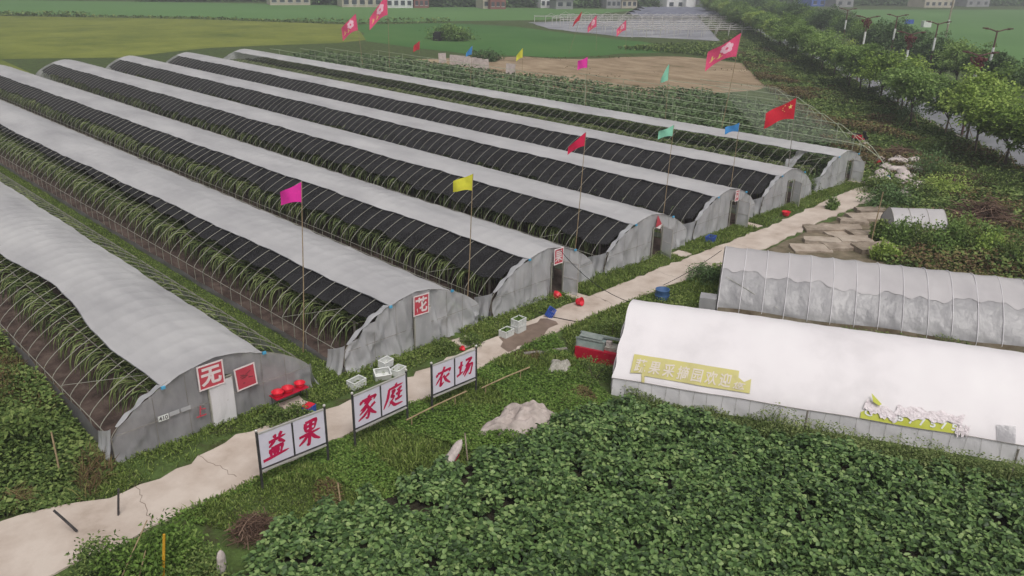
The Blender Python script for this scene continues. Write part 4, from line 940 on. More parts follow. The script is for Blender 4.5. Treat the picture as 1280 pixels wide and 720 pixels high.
stuff('undergrowth', [broad(A6b, .3, 2.1, .42, .3, 3), broad(A6b, .8, 2.3, .34, .3, 3)], 'weed', 'leafy undergrowth filling the space beneath the roadside tree row', 'undergrowth')
FW = P2((770, 62), (860, 55), (940, 52), (1000, 66), (1040, 84), (1060, 110), (1010, 112), (965, 84), (860, 68))
A7 = scatter(FW, 4); stuff('weeds', [blades(A7, .5, 1.6, .3, f=.1), broad(A7, .1, .8, .5, .1)], 'weed', 'tall grass belt between the brown field and the pale frames', 'weeds')
A8 = scatter(P2((0, 20), (240, 24), (440, 31), (560, 29), (560, 26.5), (440, 29.3), (240, 22), (0, 17.5)), 1.2)
stuff('weeds', [broad(A8[lump(A8, .06, 2) > -.2], .1, 1.2, .9, .1), blades(A8, .4, 1.4, .5, f=.06)], 'weed', 'dark hedge bank dividing the yellow rice from the far green fields', 'weeds')
# field textures: sparse tufts breaking up the stubble and rice
A9 = scatter(P2((520, 77), (600, 71), (850, 71), (955, 85), (990, 103), (870, 122), (700, 110), (620, 97)), 1.3); A9 = A9[lump(A9, .18, 4) > .55]
stuff('field_weeds', [blades(A9, .15, .7, .16, f=.2)], 'dryweed', 'patchy dry weeds standing in the brown field', 'weeds')
# soy / bean plants
BP = [(5.2, 16.8), (7.2, 16.5), (9.03, 17.3), (11.6, 16.6), (14.09, 16.4), (16.4, 15.7), (19.5, 15.6), (21.2, 14.9), (22.7, 11.2), (24.1, 7.6), (26.2, 3.0), (28.5, -2.5), (23, -3), (14, 7), (4, 14)]
sheet('bean_bed', BP, .02, M['bean_soil'])
PL = scatter(BP, 8); npl = len(PL)
pr_ = rng.uniform(.2, .38, npl); ph_ = np.clip(.6 + .16 * lump(PL, 1.25, 3) + rng.normal(0, .09, npl), .25, 1.1)
k = 26; n = npl * k
dd = rng.normal(size=(n, 3)); dd = unit(dd); dd[:, 2] = abs(dd[:, 2])
B0 = np.repeat(PL, k, 0) + dd[:, :2] * np.repeat(pr_, k)[:, None] * rng.uniform(.55, 1.05, n)[:, None]
zz = np.repeat(ph_, k) * (.38 + .62 * dd[:, 2] ** .8) * rng.uniform(.75, 1.05, n)
def leaf6(P, D, L, W, tilt):
    n = len(P); D = unit(D); U = unit(np.array([0, 0, 1.]) + rng.normal(size=(n, 3)) * tilt); Q = unit(np.cross(D, U)); N = np.cross(Q, D)
    L = L[:, None]; W = W[:, None]
    f = lambda a, b, c: P + D * L * a + Q * W * b + N * L * c
    V = np.stack([f(0, 0, 0), f(.28, .46, .1), f(.68, .36, .02), f(1, 0, -.14), f(.68, -.36, .02), f(.28, -.46, .1)], 1).reshape(-1, 3)
    b = np.arange(n)[:, None] * 6
    return V, np.concatenate([b + [0, 1, 2, 3], b + [0, 3, 4, 5]])
parts = []
for k in range(3):
    az = rng.uniform(0, 6.28) + (rng.uniform(0, 6.28, n) if k == 0 else 0)
    if k == 0: base_az = az
    a = base_az + (k - 1) * 1.7
    D = np.stack([np.cos(a), np.sin(a), rng.uniform(-.45, .35, n)], 1)
    parts.append(leaf6(np.column_stack([B0, zz]) + D * .03, D, rng.uniform(.1, .21, n) * np.repeat(np.repeat(rng.uniform(.8, 1.2, npl), 1), 26), rng.uniform(.09, .165, n), .42))
stuff('bean_plants', parts, 'bean', 'dense dark green field of broad-leaved bean plants', 'bean field')
E_ = scatter([(21.9, 15.6), (22.4, 14.6), (24.4, 9.9), (27.2, 3.4), (30, -3), (28.6, -3), (25.9, 3.0), (23.4, 8.4), (21.4, 14.6)], 260)
stuff('weeds', [blades(E_, .35, 1.0, .035, f=1.2), broad(E_, .3, .95, .085, 1.2)], 'feather', 'pale feathery weeds along the foot of the white tunnel', 'weeds')
# netted field crop
NF = [(64.6, 27), (68, 26.5), (77, 33), (87, 42), (92, 56), (86, 60), (84, 80), (84, 100), (77, 122), (64.6, 122)]
C0 = scatter(NF, 15); row = (C0[:, 0] / 1.9) % 1; C0 = C0[(abs(row - .5) < .36) & (lump(C0, .25, 2) > -1.2)]
n = len(C0); zt = .9 + .3 * lump(C0, .4, 2)
Vc = leaves(np.column_stack([C0, zt * rng.uniform(.25, 1, n) ** .6]), rdir(n, -.5, .6), rng.uniform(.3, .6, n), rng.uniform(.25, .45, n), .25)
stuff('vine_crop', [Vc], 'crop', 'dark leafy crop under the wires of the netted field', 'crop')
C1 = scatter([(56.3, 24.4), (63.7, 24.4), (63.7, 116), (56.3, 116)], 26); n = len(C1)
stuff('greenhouse_crop', [leaves(np.column_stack([C1, rng.uniform(.15, 1.1, n)]), rdir(n, -.4, .7), rng.uniform(.2, .42, n), rng.uniform(.12, .25, n), .25)], 'crop', 'leafy crop under the bare ribs of the last greenhouse', 'crop')

# ---------------------------------------------------------------- wires, posts and netting of the netted field
for k, (x, y0, y1) in enumerate([(65.3, 24.8, 118), (69.2, 27, 117), (73.2, 30.2, 115), (77.2, 33.6, 108), (81.3, 37, 70), (85.6, 40.5, 60), (89.5, 45, 56)]):
    g = thing('trellis_row', 'greenish wire line on thin posts over the netted field', 'trellis', (x, y0, 0), 0, 'wire lines of the netted field')
    L_ = y1 - y0
    MB().tube([(0, -2.6, .25), (0, -1.4, 1.35), (0, 0, 2.1)] + [(.1 * math.sin(y * .3), y, 2.2 - .05 * math.sin(math.pi * (y / 6 % 1))) for y in np.arange(1.5, L_, 1.5)], .03, 4).build('wire', M['wire'], g)
    MB().tube([(0, y, 1.2) for y in np.linspace(0, L_, 12)], .012, 4).build('wire', M['wire'], g)
    for y in np.arange(.2, L_, 6.0): MB().tube([(0, y, 0), (.02, y, 2.22)], .03, 5).build('post', M['wire'], g)
M['netting'] = mat('bird_netting', [(150, 156, 140), (176, 182, 164)], .6, .7, clear=.86)
P = []
for u in np.linspace(0, 1, 40):
    c = np.array([64.6, 25.2]) * (1 - u) + np.array([91, 46]) * u
    P.append([(c[0] + RN[0] * o, c[1] - abs(RN[1]) * o * .8 if False else c[1] + RN[1] * o, z) for o, z in [(-7, 2.27), (-3, 2.3), (0, 2.15 + .1 * math.cos(u * 38)), (1.2, 1.6), (2.2, .9), (3.2, .1)]])
tag(MB().grid(P).build('bird_netting', M['netting'], None, True), 'sheer pale bird netting sloping to the ground at the corner of the netted field', 'netting')
for k, (px_, py_) in enumerate([(553, 81), (567, 83.5), (576, 84.5), (583, 85.5), (591, 87), (598, 88), (606, 89.5), (638, 95.5)]):
    p = at(px_, py_); g = thing('white_board', 'pale square board standing in a row at the edge of the netted field' if k < 7 else 'pale square board standing apart from the row of boards', 'board', tuple(p), -YAW + random.gauss(0, .12), 'pale boards at the netted field')
    o = MB().box((0, 0, 1.05), (1.2 if k < 7 else 1.35, .05, 1.5), ry=random.gauss(0, .06)).build('panel', M['sack'], g)
    for x in (-.5, .5): MB().tube([(x, .05, 0), (x, .05, 1.6)], .03, 5).build('leg', M['grey_pole'], g)
# pale frames over the mulch, far beyond the brown field
for k, (xa, xb, yy) in enumerate([(700, 935, 27), (668, 937, 29.2), (690, 938, 31.6), (700, 939, 34), (712, 940, 36.6), (722, 940, 39.3), (740, 941, 42), (765, 942, 44.6), (790, 943, 47.3)]):
    A_, B_ = at(xa, yy), at(xb, yy); L_ = np.linalg.norm(B_ - A_); b = MB(); m_ = int(L_ / 3.2)
    for j in range(m_ + 1):
        p = A_ + (B_ - A_) * j / m_; b.tube([(p[0], p[1], 0), (p[0], p[1], 2.1)], .1, 4)
        if j < m_ and (k + j) % 2 == 0:
            q = A_ + (B_ - A_) * (j + 1) / m_; b.tube([(p[0], p[1], 1.9), ((p[0] + q[0]) / 2, (p[1] + q[1]) / 2, 2.7), (q[0], q[1], 1.9)], .05, 3)
    b.tube([tuple(A_ + (0, 0, 1.9)), tuple(B_ + (0, 0, 1.9))], .09, 4)
    tag(b.build('bare_frame', M['chrome']), 'row of bare pale pipe arches on the light mulch beyond the brown field', 'frame', 'bare frame rows far beyond the brown field')
M['slate'] = mat('slate_net', [(96, 98, 112), (126, 128, 142)], .3, .8)
for k, (xa, xb, yy) in enumerate([(800, 926, 16), (796, 928, 18.5), (790, 930, 21.2), (786, 932, 24)]):
    A_, B_ = at(xa, yy), at(xb, yy); d = unit((B_ - A_)[None])[0]; nn = np.array([-d[1], d[0], 0]); w_ = 9 - k * 1.2
    P = [[tuple(A_ + (B_ - A_) * u + nn * (v - .5) * w_ + np.array([0, 0, 1.2 + .8 * math.sin(math.pi * v) + .1 * math.sin(u * 60)])) for v in np.linspace(0, 1, 6)] for u in np.linspace(0, 1, 40)]
    tag(MB().grid(P).build('net_tunnel', M['slate'], None, True), 'low slate-grey net tunnel before the white shed', 'net tunnel', 'slate net tunnels before the white shed')

# ---------------------------------------------------------------- trees
def crown_mesh(seed, h, R_, zc, rz_, ncl, lpc, L, name='crown'):
    r = np.random.default_rng(seed); d = r.normal(size=(ncl, 3)); d /= np.linalg.norm(d, axis=1, keepdims=True)
    rad_ = r.uniform(.25, 1, ncl) ** .5
    lob = 1 + .22 * np.sin(d[:, 0] * 3.1 + seed) + .2 * np.sin(d[:, 1] * 4.3 + seed * 2) + .12 * np.sin(d[:, 2] * 5 + seed)
    C_ = d * (rad_ * lob)[:, None] * [R_, R_, rz_] + [0, 0, zc]
    C_[:, 2] += .35 * np.abs(r.normal(size=ncl)) * (d[:, 2] > .2)
    cs = r.uniform(.5, 1.15, ncl) * R_ * .22
    P = np.repeat(C_, lpc, 0) + r.normal(size=(ncl * lpc, 3)) * np.repeat(cs, lpc)[:, None] * [1, 1, .55]
    D = r.normal(size=(ncl * lpc, 3)) * .7 + np.repeat(d, lpc, 0) * .6 + [0, 0, .15]
    V, F = leaves(P, D, r.uniform(.6, 1.35, len(P)) * L, r.uniform(.5, .8, len(P)) * L, .2)
    return mesh_np(name, V, F), C_
def trunk_mesh(seed, zc, R_, C_, r0=.13):
    r = random.Random(seed); b = MB(); fk = Vector((r.gauss(0, .12), r.gauss(0, .12), zc * .5))
    b.tube([(0, 0, -.05), (fk.x * .3, fk.y * .4, zc * .25), tuple(fk)], [r0, r0 * .8, r0 * .65], 7)
    for k in range(7):
        e = Vector(C_[(k * 11) % len(C_)]) * .92; mid = fk.lerp(e, .5) + Vector((r.gauss(0, .1), r.gauss(0, .1), .25)); b.tube([tuple(fk - Vector((0, 0, .05))), tuple(mid), tuple(e)], [r0 * .55, r0 * .35, r0 * .12], 5)
    return b.mesh('trunk', True)
VAR = []
for s in range(6):
    R_ = [2.3, 2.6, 2.1, 2.8, 2.4, 1.9][s]; zc = [5.2, 5.5, 4.9, 5.4, 5.7, 4.7][s]; rz_ = [1.6, 1.7, 1.6, 1.5, 1.8, 1.5][s]
    cm, C_ = crown_mesh(100 + s, 0, R_, zc, rz_, 78, 62, .34); tm = trunk_mesh(s, zc, R_, C_); tm.materials.append(M['bark']); VAR.append((cm, tm))
CR = {}
def tree(name, v, m, loc, sc, rz, label, group):
    cm, tm = VAR[v]
    if (v, m) not in CR:
        c = cm.copy(); c.materials.clear(); c.materials.append(M[m]); CR[(v, m)] = c
    g = thing(name, label, 'tree', loc, rz, group); g.scale = sc
    link('crown', CR[(v, m)], None, g); link('trunk', tm, None, g); return g
t = -14.5; i = 0
while t < 250:
    r = random.Random(i * 3 + 1); p = rp(t + r.gauss(0, .6), r.gauss(0, .7)); s_ = r.uniform(1.0, 1.22)
    m_ = 'leaf_lt' if (i < 5 and i != 1) or r.random() < .3 else 'leaf_md'
    lab = ['low light-green tree at the end of the row, nearest the rough ground', 'broad yellow-green roadside tree, second in the row from its low end', 'tall light-green roadside tree third in the row from its low end',
           'roadside tree fourth in the row from its low end'][i] if i < 4 else 'green roadside tree in the merging row on the field side of the road'
    tree('roadside_tree', i % 6 if i else 5, m_, (p[0], p[1], 0), (s_ * (1.0 if i in (1, 2) else .88), s_ * .92, s_ * .72), r.uniform(0, 6), lab, 'trees on the field side of the road')
    if i < 9:
        for q in (0.5, 2.6, 4.7):
            e = p + np.array([math.cos(q + i), math.sin(q + i)]) * 1.1
            tag(MB().tube([(e[0], e[1], 0), (p[0] + .1 * math.cos(q + i), p[1] + .1 * math.sin(q + i), 1.6)], .035, 5).build('tree_stake', M['bamboo']), 'slanting stake propping a roadside tree trunk', 'stake', 'stakes propping the roadside trees')
    t += r.uniform(4.0, 5.4); i += 1
t = 2; i = 0
while t < 290:
    r = random.Random(i * 5 + 2); p = rp(t + r.gauss(0, .6), 13.2 + r.gauss(0, .7)); s_ = r.uniform(.82, 1.02)
    tree('roadside_tree', (i * 2 + 1) % 6, 'leaf_dk' if r.random() < .75 else 'leaf_md', (p[0], p[1], 0), (s_ * 1.1, s_ * 1.1, s_ * .95), r.uniform(0, 6), 'dark green tree in the row across the road', 'trees across the road')
    t += r.uniform(4.6, 6.2); i += 1

# street lamps, utility pole
def on_offset(px_, py_, oo):
    zs = np.linspace(3, 12, 600); e = []
    for z in zs:
        q = at(px_, py_, z)[:2] - R0; e.append(abs(q @ RN - oo))
    z = float(zs[int(np.argmin(e))]); return at(px_, py_, z), z
M['lampred'] = mat('lamp_ornament', [(84, 44, 46), (108, 60, 60)], 4, .7)
M['lamppole'] = mat('lamp_pole', [(84, 58, 56), (108, 78, 74)], 3, .6)
for k, (px_, py_, oo, orn) in enumerate([(1225, 68, 2.9, 1), (1139, 42, 2.9, 1), (1085, 22, 2.9, 1), (1247, 38, 11.4, 0), (1173, 29, 11.4, 0), (1122, 20, 11.4, 0), (1060, 12, 11.4, 0)]):
    p, z = on_offset(px_, py_, oo); z = min(z, 10)
    g = thing('street_lamp', 'street lamp with dark red lantern cluster and white band, between the two tree rows' if orn else 'plain T-armed street lamp with white band, beyond the dark tree row', 'street lamp', (p[0], p[1], 0), 0, 'ornamented lamps by the road' if orn else 'plain lamps across the road')
    MB().tube([(0, 0, 0), (0, 0, z)], [.12, .09], 7).build('pole', M['lamppole'], g)
    MB().tube([(0, 0, z - 3.6), (0, 0, z - 1.9)], .15, 8).build('band', M['white'], g)
    for s in (-1, 1):
        e = (RN[0] * s * 1.35, RN[1] * s * 1.35, z + .15)
        a = MB().tube([(0, 0, z - .15), (e[0] * .6, e[1] * .6, z + .12), e], .075, 5).build('arm', M['lamppole'], g)
        MB().box((e[0], e[1], z + .22), (.55, .3, .12), rz=math.atan2(RN[1], RN[0])).build('lamp_head', M['lamppole'], a)
    if orn:
        q = MB(); r = random.Random(k)
        for j in range(34):
            a_ = r.uniform(0, 6.28); u = r.random(); rr_ = .12 + .6 * u ** .7
            c_ = (rr_ * math.cos(a_), rr_ * math.sin(a_), z - .35 - (1 - u) * 1.5 * r.uniform(.3, 1))
            q.lathe([(.01, -.14), (.09, -.07), (.09, .07), (.01, .14)], c_, 6); q.tube([(0, 0, z - .2), (c_[0] * .6, c_[1] * .6, max(c_[2], z - .3)), c_], .02, 3)
        q.build('lantern_cluster', M['lampred'], g)
g = thing('utility_pole', 'tall pale concrete utility pole standing in the far green field', 'utility pole', tuple(at(1182, 46)))
MB().tube([(0, 0, 0), (0, 0, 12.5)], [.24, .15], 8).build('pole', M['slab'], g); MB().tube([(0, 0, 3.2), (0, 0, 4.2)], .245, 8).build('band', M['white'], g)
MB().box((0, 0, 11.6), (2.0, .12, .12), rz=.6).build('crossarm', M['grey_pole'], g)
tag(MB().box((0, 0, .7), (3.0, .2, 1.3), rz=-.7).build('field_sign', M['blue'], None, False, tuple(at(1136, 30))), 'small blue board in the far green field', 'board')
tag(MB().box((0, 0, .9), (2.4, 1.6, 1.8), rz=-.7).build('field_hut', M['white'], None, False, tuple(at(1157, 34))), 'small white hut in the far green field by the lamps', 'hut')

# shrubs
def shrub(name, label, p, r_, h_, m, seed, cat='shrub', group=None, upright=False, L=.14, n=46):
    r = np.random.default_rng(seed); g = thing(name, label, cat, (p[0], p[1], 0), 0, group)
    d = r.normal(size=(n, 3)); d /= np.linalg.norm(d, axis=1, keepdims=True); d[:, 2] = abs(d[:, 2])
    C_ = d * (r.uniform(.3, 1, n) ** .5)[:, None] * [r_, r_, h_ * .82] * (1 + .25 * np.sin(d[:, :1] * 5 + seed)) + [0, 0, h_ * .1]
    k = 34; P = np.repeat(C_, k, 0) + r.normal(size=(n * k, 3)) * r_ * [.16, .16, .2 if upright else .12]
    P[:, 2] = np.maximum(P[:, 2], .04)
    D = r.normal(size=(n * k, 3)) * .6 + ([0, 0, 1.0] if upright else np.repeat(d, k, 0) * .5)
    V, F = leaves(P, D, r.uniform(.6, 1.4, n * k) * L, r.uniform(.35, .65, n * k) * L, .2); link('foliage', mesh_np('foliage', V, F), M[m], g)
    b = MB()
    for q in range(6): e = C_[q * 3]; b.tube([(e[0] * .1, e[1] * .1, 0), (e[0] * .5, e[1] * .5, e[2] * .6), tuple(e)], [.025, .018, .008], 4)
    b.build('stem', M['bark'], g); return g
SG = 'shrubs round the small tunnel'
for k, (x, y, r_, h_, m, up_) in enumerate([(1122, 306, .9, 1.5, 'leaf_md', 1), (1150, 312, 1.1, 1.7, 'weed', 1), (1178, 316, 1.2, 1.6, 'leaf_md', 1), (1206, 318, 1.3, 1.7, 'weed', 1), (1232, 322, 1.2, 1.4, 'leaf_lt', 1), (1258, 330, 1.1, 1.3, 'weed', 1),
        (1140, 292, .7, 1.4, 'weed', 1), (1195, 300, 1.2, 1.5, 'leaf_md', 0), (1225, 305, 1.0, 1.3, 'leaf_md', 0), (1098, 300, .6, 1.0, 'weed', 1), (1105, 325, .7, .9, 'leaf_lt', 1)]):
    shrub('shrub', 'leafy upright shrub in the thicket before the small white tunnel', at(x, y), r_, h_, m, 200 + k, group=SG, upright=bool(up_), L=.2)
for k, (x, y, r_, h_, m, lb) in enumerate([(1110, 258, 1.6, 1.5, 'leaf_dk', 'dark bush between the stone slabs and the small white tunnel'), (1098, 240, 1.3, 1.2, 'weed', 'low bush just above the dark bush by the slabs'), (1150, 248, 1.2, 1.1, 'weed', 'bush behind the ridge of the small white tunnel'),
        (1185, 244, 1.7, 1.4, 'leaf_lt', 'bright green bush behind the small white tunnel'), (1160, 222, 1.7, 2.2, 'leaf_dk', 'feathery dark bush beside the sack pile'), (1190, 230, 1.4, 1.6, 'weed', 'grey-green feathery bush next to the bright bush'),
        (1250, 240, 2.2, 1.7, 'weed', 'wide tangled bush below the end trees of the row'), (880, 350, .9, .75, 'leaf_dk', 'dark low bush at the end of the grey tunnel'), (1010, 240, .7, 1.1, 'weed', 'thin weed clump on the path edge below the slabs'), (1040, 262, .4, .9, 'leaf_md', 'small leafy plant among the stone slabs'),
        (1130, 150, 2.0, 1.6, 'leaf_dk', 'dark bush at the edge of the netted field below the trees'), (1160, 190, 1.8, 1.2, 'weed', 'low bush on the slope between netting and trees')]):
    shrub('bush', lb, at(x, y), r_, h_, m, 300 + k, 'bush', upright=(k in (4, 8)), L=.2 if r_ > 1 else .13)
shrub('bush', 'dense climbing bush with pale flowers at the path bend by the dark posts', at(200, 726), 1.2, 1.5, 'creeper', 401, 'bush', L=.13, n=150)
shrub('bush', 'smaller climbing bush beside the yellow pipe', at(252, 740), .75, 1.0, 'weed', 402, 'bush', L=.11, n=110)
shrub('bush', 'leafy bush on the path corner at the bottom edge of the scene', at(125, 735), .9, 1.15, 'weed', 403, 'bush', L=.11, n=80)
shrub('bush', 'broad-leaved vine clump in the tall weeds outside the first greenhouse', at(40, 560), 1.1, 1.25, 'weed', 404, 'bush', L=.2, n=50)
shrub('bush', 'brownish dry bush in the tall weeds outside the first greenhouse', at(10, 500), 1.0, 1.5, 'dryweed', 405, 'bush', L=.1, n=60, upright=True)
for k, (x, y, r_, h_) in enumerate([(370, 524, .55, .5), (345, 528, .5, .45), (555, 440, .6, .45), (590, 430, .5, .4), (660, 360, .5, .5), (765, 420, 1.0, .7), (740, 470, .9, .6)]):
    shrub('weed_clump', 'dense low weed clump rooted in the grass by the path', at(x, y), r_, h_, 'weed', 420 + k, 'weed', 'weed clumps by the path', L=.09, n=40)
shrub('bush', 'large round bush with a dark opening in the green rice field', at(563, 50), 4.4, 2.5, 'leaf_md', 430, 'bush', L=.55, n=80)
shrub('bush', 'bush at the corner of the brown field near the blue flag', at(607, 76), 2.3, 1.5, 'leaf_dk', 431, 'bush', L=.42)
tag(MB().box((0, 0, .9), (1.8, 1.6, 1.8), rz=.4).build('field_hut', M['black'], None, False, tuple(at(548, 51))), 'dark little shelter at the side of the large bush', 'hut')
def brushpile(label, p, r_, h_, n, seed, m='twig'):
    r = np.random.default_rng(seed); b = MB()
    for k in range(n):
        a = r.uniform(0, 6.28); q = r_ * r.uniform(0, .8); c = np.array([math.cos(a) * q, math.sin(a) * q, h_ * (1 - (q / r_) ** 2) * r.uniform(.05, 1)])
        a2 = r.uniform(0, 6.28); l = r.uniform(.25, .6) * r_ ; d = np.array([math.cos(a2) * l, math.sin(a2) * l, r.uniform(-.25, .35) * l]); e0 = c - d; e1 = c + d; e0[2] = max(.02, e0[2]); e1[2] = max(.02, e1[2])
        md = (e0 + e1) / 2 + r.normal(size=3) * .06 * r_
        b.tube([tuple(e0), tuple(md), tuple(e1)], [.012 * r_ + .004, .01 * r_ + .003, .003], 3, False)
    tag(b.build('brush_pile', M[m], None, False, (p[0], p[1], 0)), label, 'brush pile')
brushpile('tangled brown brush heap on the creeping weeds below the path', at(318, 668), .75, .55, 330, 1)
brushpile('big dead brush heap beside the small white tunnel', at(1225, 280), 2.2, 1.5, 420, 2)
brushpile('brush heap on the slope below the broad yellow-green tree', at(1200, 232), 2.2, .9, 260, 3)
brushpile('dry branch tangle at the path edge in the tall weeds', at(22, 628), .7, .35, 160, 4, 'dryweed')
brushpile('long dead branch heap beside the sack pile', at(1130, 196), 2.4, .7, 160, 5)

# ---------------------------------------------------------------- slabs, sacks, scooter and poles on the rough ground
sheet('terrace_ground', wobble([(37.5, 20.1), (42, 13.8), (50, 15.5), (58, 19.9), (49, 20.2)], .2, 1), .018, M['dust'])
i = 0
for k, yy in enumerate([312, 304, 296, 288, 280.5, 273.5, 267, 261, 255, 249]):
    for xx in np.arange(905 + (k % 2) * 17, 1096, 37 - k * .9):
        r = random.Random(i); p = at(xx + r.uniform(-7, 7), yy + r.uniform(-2, 2)); i += 1
        lx, ly = world_to_local(p, SC, SA)
        if p[1] > 19.6 or p[1] < 15.2 or (abs(lx) < 1.9 and -1 < ly < 4) or r.random() < .13: continue
        d = (r.uniform(1.6, 2.5), r.uniform(.9, 1.3))
        q = wobble([(-d[0] / 2, -d[1] / 2), (d[0] / 2, -d[1] / 2), (d[0] / 2, d[1] / 2), (-d[0] / 2, d[1] / 2)], .06, .35)
        o = MB().prism(q, 0, r.uniform(.14, .34)).build('stone_slab', M['slab'], None, False, tuple(p)); o.rotation_euler = (r.gauss(0, .04), r.gauss(0, .04), r.gauss(-.75, .12))
        tag(o, 'flat pale stone slab laid on the terraces beside the path', 'slab', 'stone slabs on the terraces')
for k in range(16):
    r = random.Random(50 + k); x, y = 1100 + (k % 4) * 11 + r.uniform(-4, 4), 206 + (k // 4) * 9 + r.uniform(-2, 2); p = at(x, y)
    sack('pale full sack in the heap at the end of the path', (p[0], p[1], .18 + .18 * (k % 2)), r.uniform(0, 3), r.uniform(1.2, 1.7), .42, 'sack', 1.5, 'sack', 'pale sacks heaped at the path end')
heap('sheeted_heap', 'pale sheeted heap between the sack heap and the bright green bush', 'tarpaulin', [at(1122, 250)[:2], at(1155, 250)[:2], at(1160, 232)[:2], at(1128, 232)[:2]], .7, 'sack', 12, .1, 20)
basin('small bright blue bucket at the end of the path by the sacks', (*at(1106, 229)[:2], .06), .28, .5, 'cyan', cat='bucket', name='plastic_bucket')
basin('red bucket among the litter above the path end', (*at(1098, 208)[:2], .06), .25, .4, 'red', cat='bucket', name='plastic_bucket')
p = at(1074, 178); g = thing('parked_scooter', 'dark scooter parked where the track meets the netted field', 'scooter', tuple(p), -.6)
for x in (-.62, .62):
    w_ = MB(); P = [[(x + (.22 + .06 * math.cos(b)) * math.cos(a), .06 * math.sin(b), .28 + (.22 + .06 * math.cos(b)) * math.sin(a)) for b in np.linspace(0, 2 * math.pi, 9)] for a in np.linspace(0, 2 * math.pi, 19)]
    w_.grid(P).build('wheel', M['black'], g, True)
MB().box((-.35, 0, .58), (.85, .32, .36), ry=.1).box((.1, 0, .33), (.6, .28, .12)).build('body', M['tank_red'], g)
MB().box((-.4, 0, .83), (.75, .28, .12), ry=.08).build('seat', M['black'], g)
b = MB().box((.48, 0, .62), (.14, .36, .7), ry=-.3).build('front_shield', M['black'], g)
MB().tube([(.6, 0, .3), (.42, 0, 1.02)], .035, 6).tube([(.4, -.34, 1.05), (.44, 0, 1.0), (.4, .34, 1.05)], .022, 6).build('handlebar', M['steel'], g)
sheet('dirt_track', wobble(P2((1052, 160), (1068, 158), (1084, 176), (1094, 200), (1112, 222), (1082, 232), (1086, 205), (1074, 186)), .2, 1), .03, M['path'])

def stick(label, a, b_, z0, z1, r_, m, name='wooden_stake', cat='stake', group=None):
    A_, B_ = at(*a, z0), at(*b_, z1); d = B_ - A_
    tag(MB().tube([(0, 0, 0), tuple(d * .5 + np.array([0, 0, .01])), tuple(d)], [r_, r_ * .95, r_ * .85], 7).build(name, M[m], None, False, tuple(A_)), label, cat, group)
stick('dark upright post standing at the path bend', (148, 646), (148, 611), 0, .95, .035, 'steel')
stick('dark post leaning over the path edge by the climbing bush', (96, 664), (67, 638), .1, .85, .04, 'steel')
stick('yellow plastic pipe standing in the weeds by the climbing bush', (204, 745), (205, 668), 0, 1.8, .04, 'yellowpipe', 'plastic_pipe', 'pipe')
stick('long pale cane leaning across the climbing bush', (146, 735), (184, 650), .6, 1.75, .018, 'bamboo')
stick('short pale cane in the weeds beside the yellow pipe', (170, 738), (182, 688), .5, 1.4, .016, 'bamboo')
stick('grey stake at the edge of the bean field below the sign boards', (428, 644), (422, 603), 0, .9, .025, 'bamboo')
stick('thin whitish stake beside the printed white sack', (585, 580), (581, 541), 0, .9, .025, 'slab')
stick('weathered stake in the tall weeds outside the first greenhouse', (76, 596), (64, 540), 0, 1.5, .03, 'bamboo')
stick('tall bamboo pole standing among the stone slabs', (1088, 306), (1104, 240), 0, 3.2, .035, 'bamboo', 'bamboo_pole', 'pole')
for lb, a, b_ in [('bamboo rail on short legs just below the highest sign board', (508, 525), (583, 489)), ('bamboo rail on short legs beside the grey tarpaulin heap', (602, 485), (662, 459))]:
    A_, B_ = at(*a, .42), at(*b_, .42); g = thing('bamboo_rail', lb, 'rail', (A_[0], A_[1], 0)); d = (B_ - A_)
    MB().tube([(0, 0, .42), tuple(d * .5 + np.array([0, 0, .45])), tuple(d + np.array([0, 0, .42]))], .028, 7).build('rail', M['bamboo'], g)
    for u in (.08, .8): MB().tube([tuple(d * u), tuple(d * u + np.array([0, 0, .41]))], .02, 6).build('leg', M['bamboo'], g)
tag(MB().box((0, 0, .06), (1.9, .14, .12), rz=-.5).build('timber_plank', M['grey_pole'], None, False, tuple(at(682, 441))), 'grey timber plank lying in the grass near the pale boulder', 'plank')
def cable(label, pts, r_=.014):
    tag(MB().tube(pts, r_, 5).build('power_cable', M['black']), label, 'cable')
def sagged(a, b_, s, n=14): a, b_ = np.array(a), np.array(b_); return [tuple(a + (b_ - a) * u - np.array([0, 0, s * 4 * u * (1 - u)])) for u in np.linspace(0, 1, n)]
cable('black cable sagging from the open-doored greenhouse to the white tunnel', sagged((27.5, 23.8, 2.4), (24.5, 17.4, 2.52), .35))
cable('dark cable from the grey tunnel end down to the blue drum', sagged((33.2, 18.4, 2.4), (31.2, 20.2, .6), .1))
cable('black hose lying across the path from the white crates', [(*at(x, y)[:2], .08) for x, y in [(668, 390), (690, 398), (720, 404), (750, 400), (775, 392), (800, 384), (822, 378)]], .02)
g = thing('step_ladder', 'small pale step ladder inside the second greenhouse', 'ladder', tuple(at(203, 277)), .4)
for s in (-1, 1):
    for y in (-.25, .25): MB().tube([(s * .22, y, 0), (s * .14, y * .1, 1.3)], .022, 5).build('rail', M['white'], g)
for z in (.35, .65, .95, 1.25): MB().box((0, -.25 * (1 - z / 1.4), z), (.36, .07, .025)).build('step', M['white'], g)

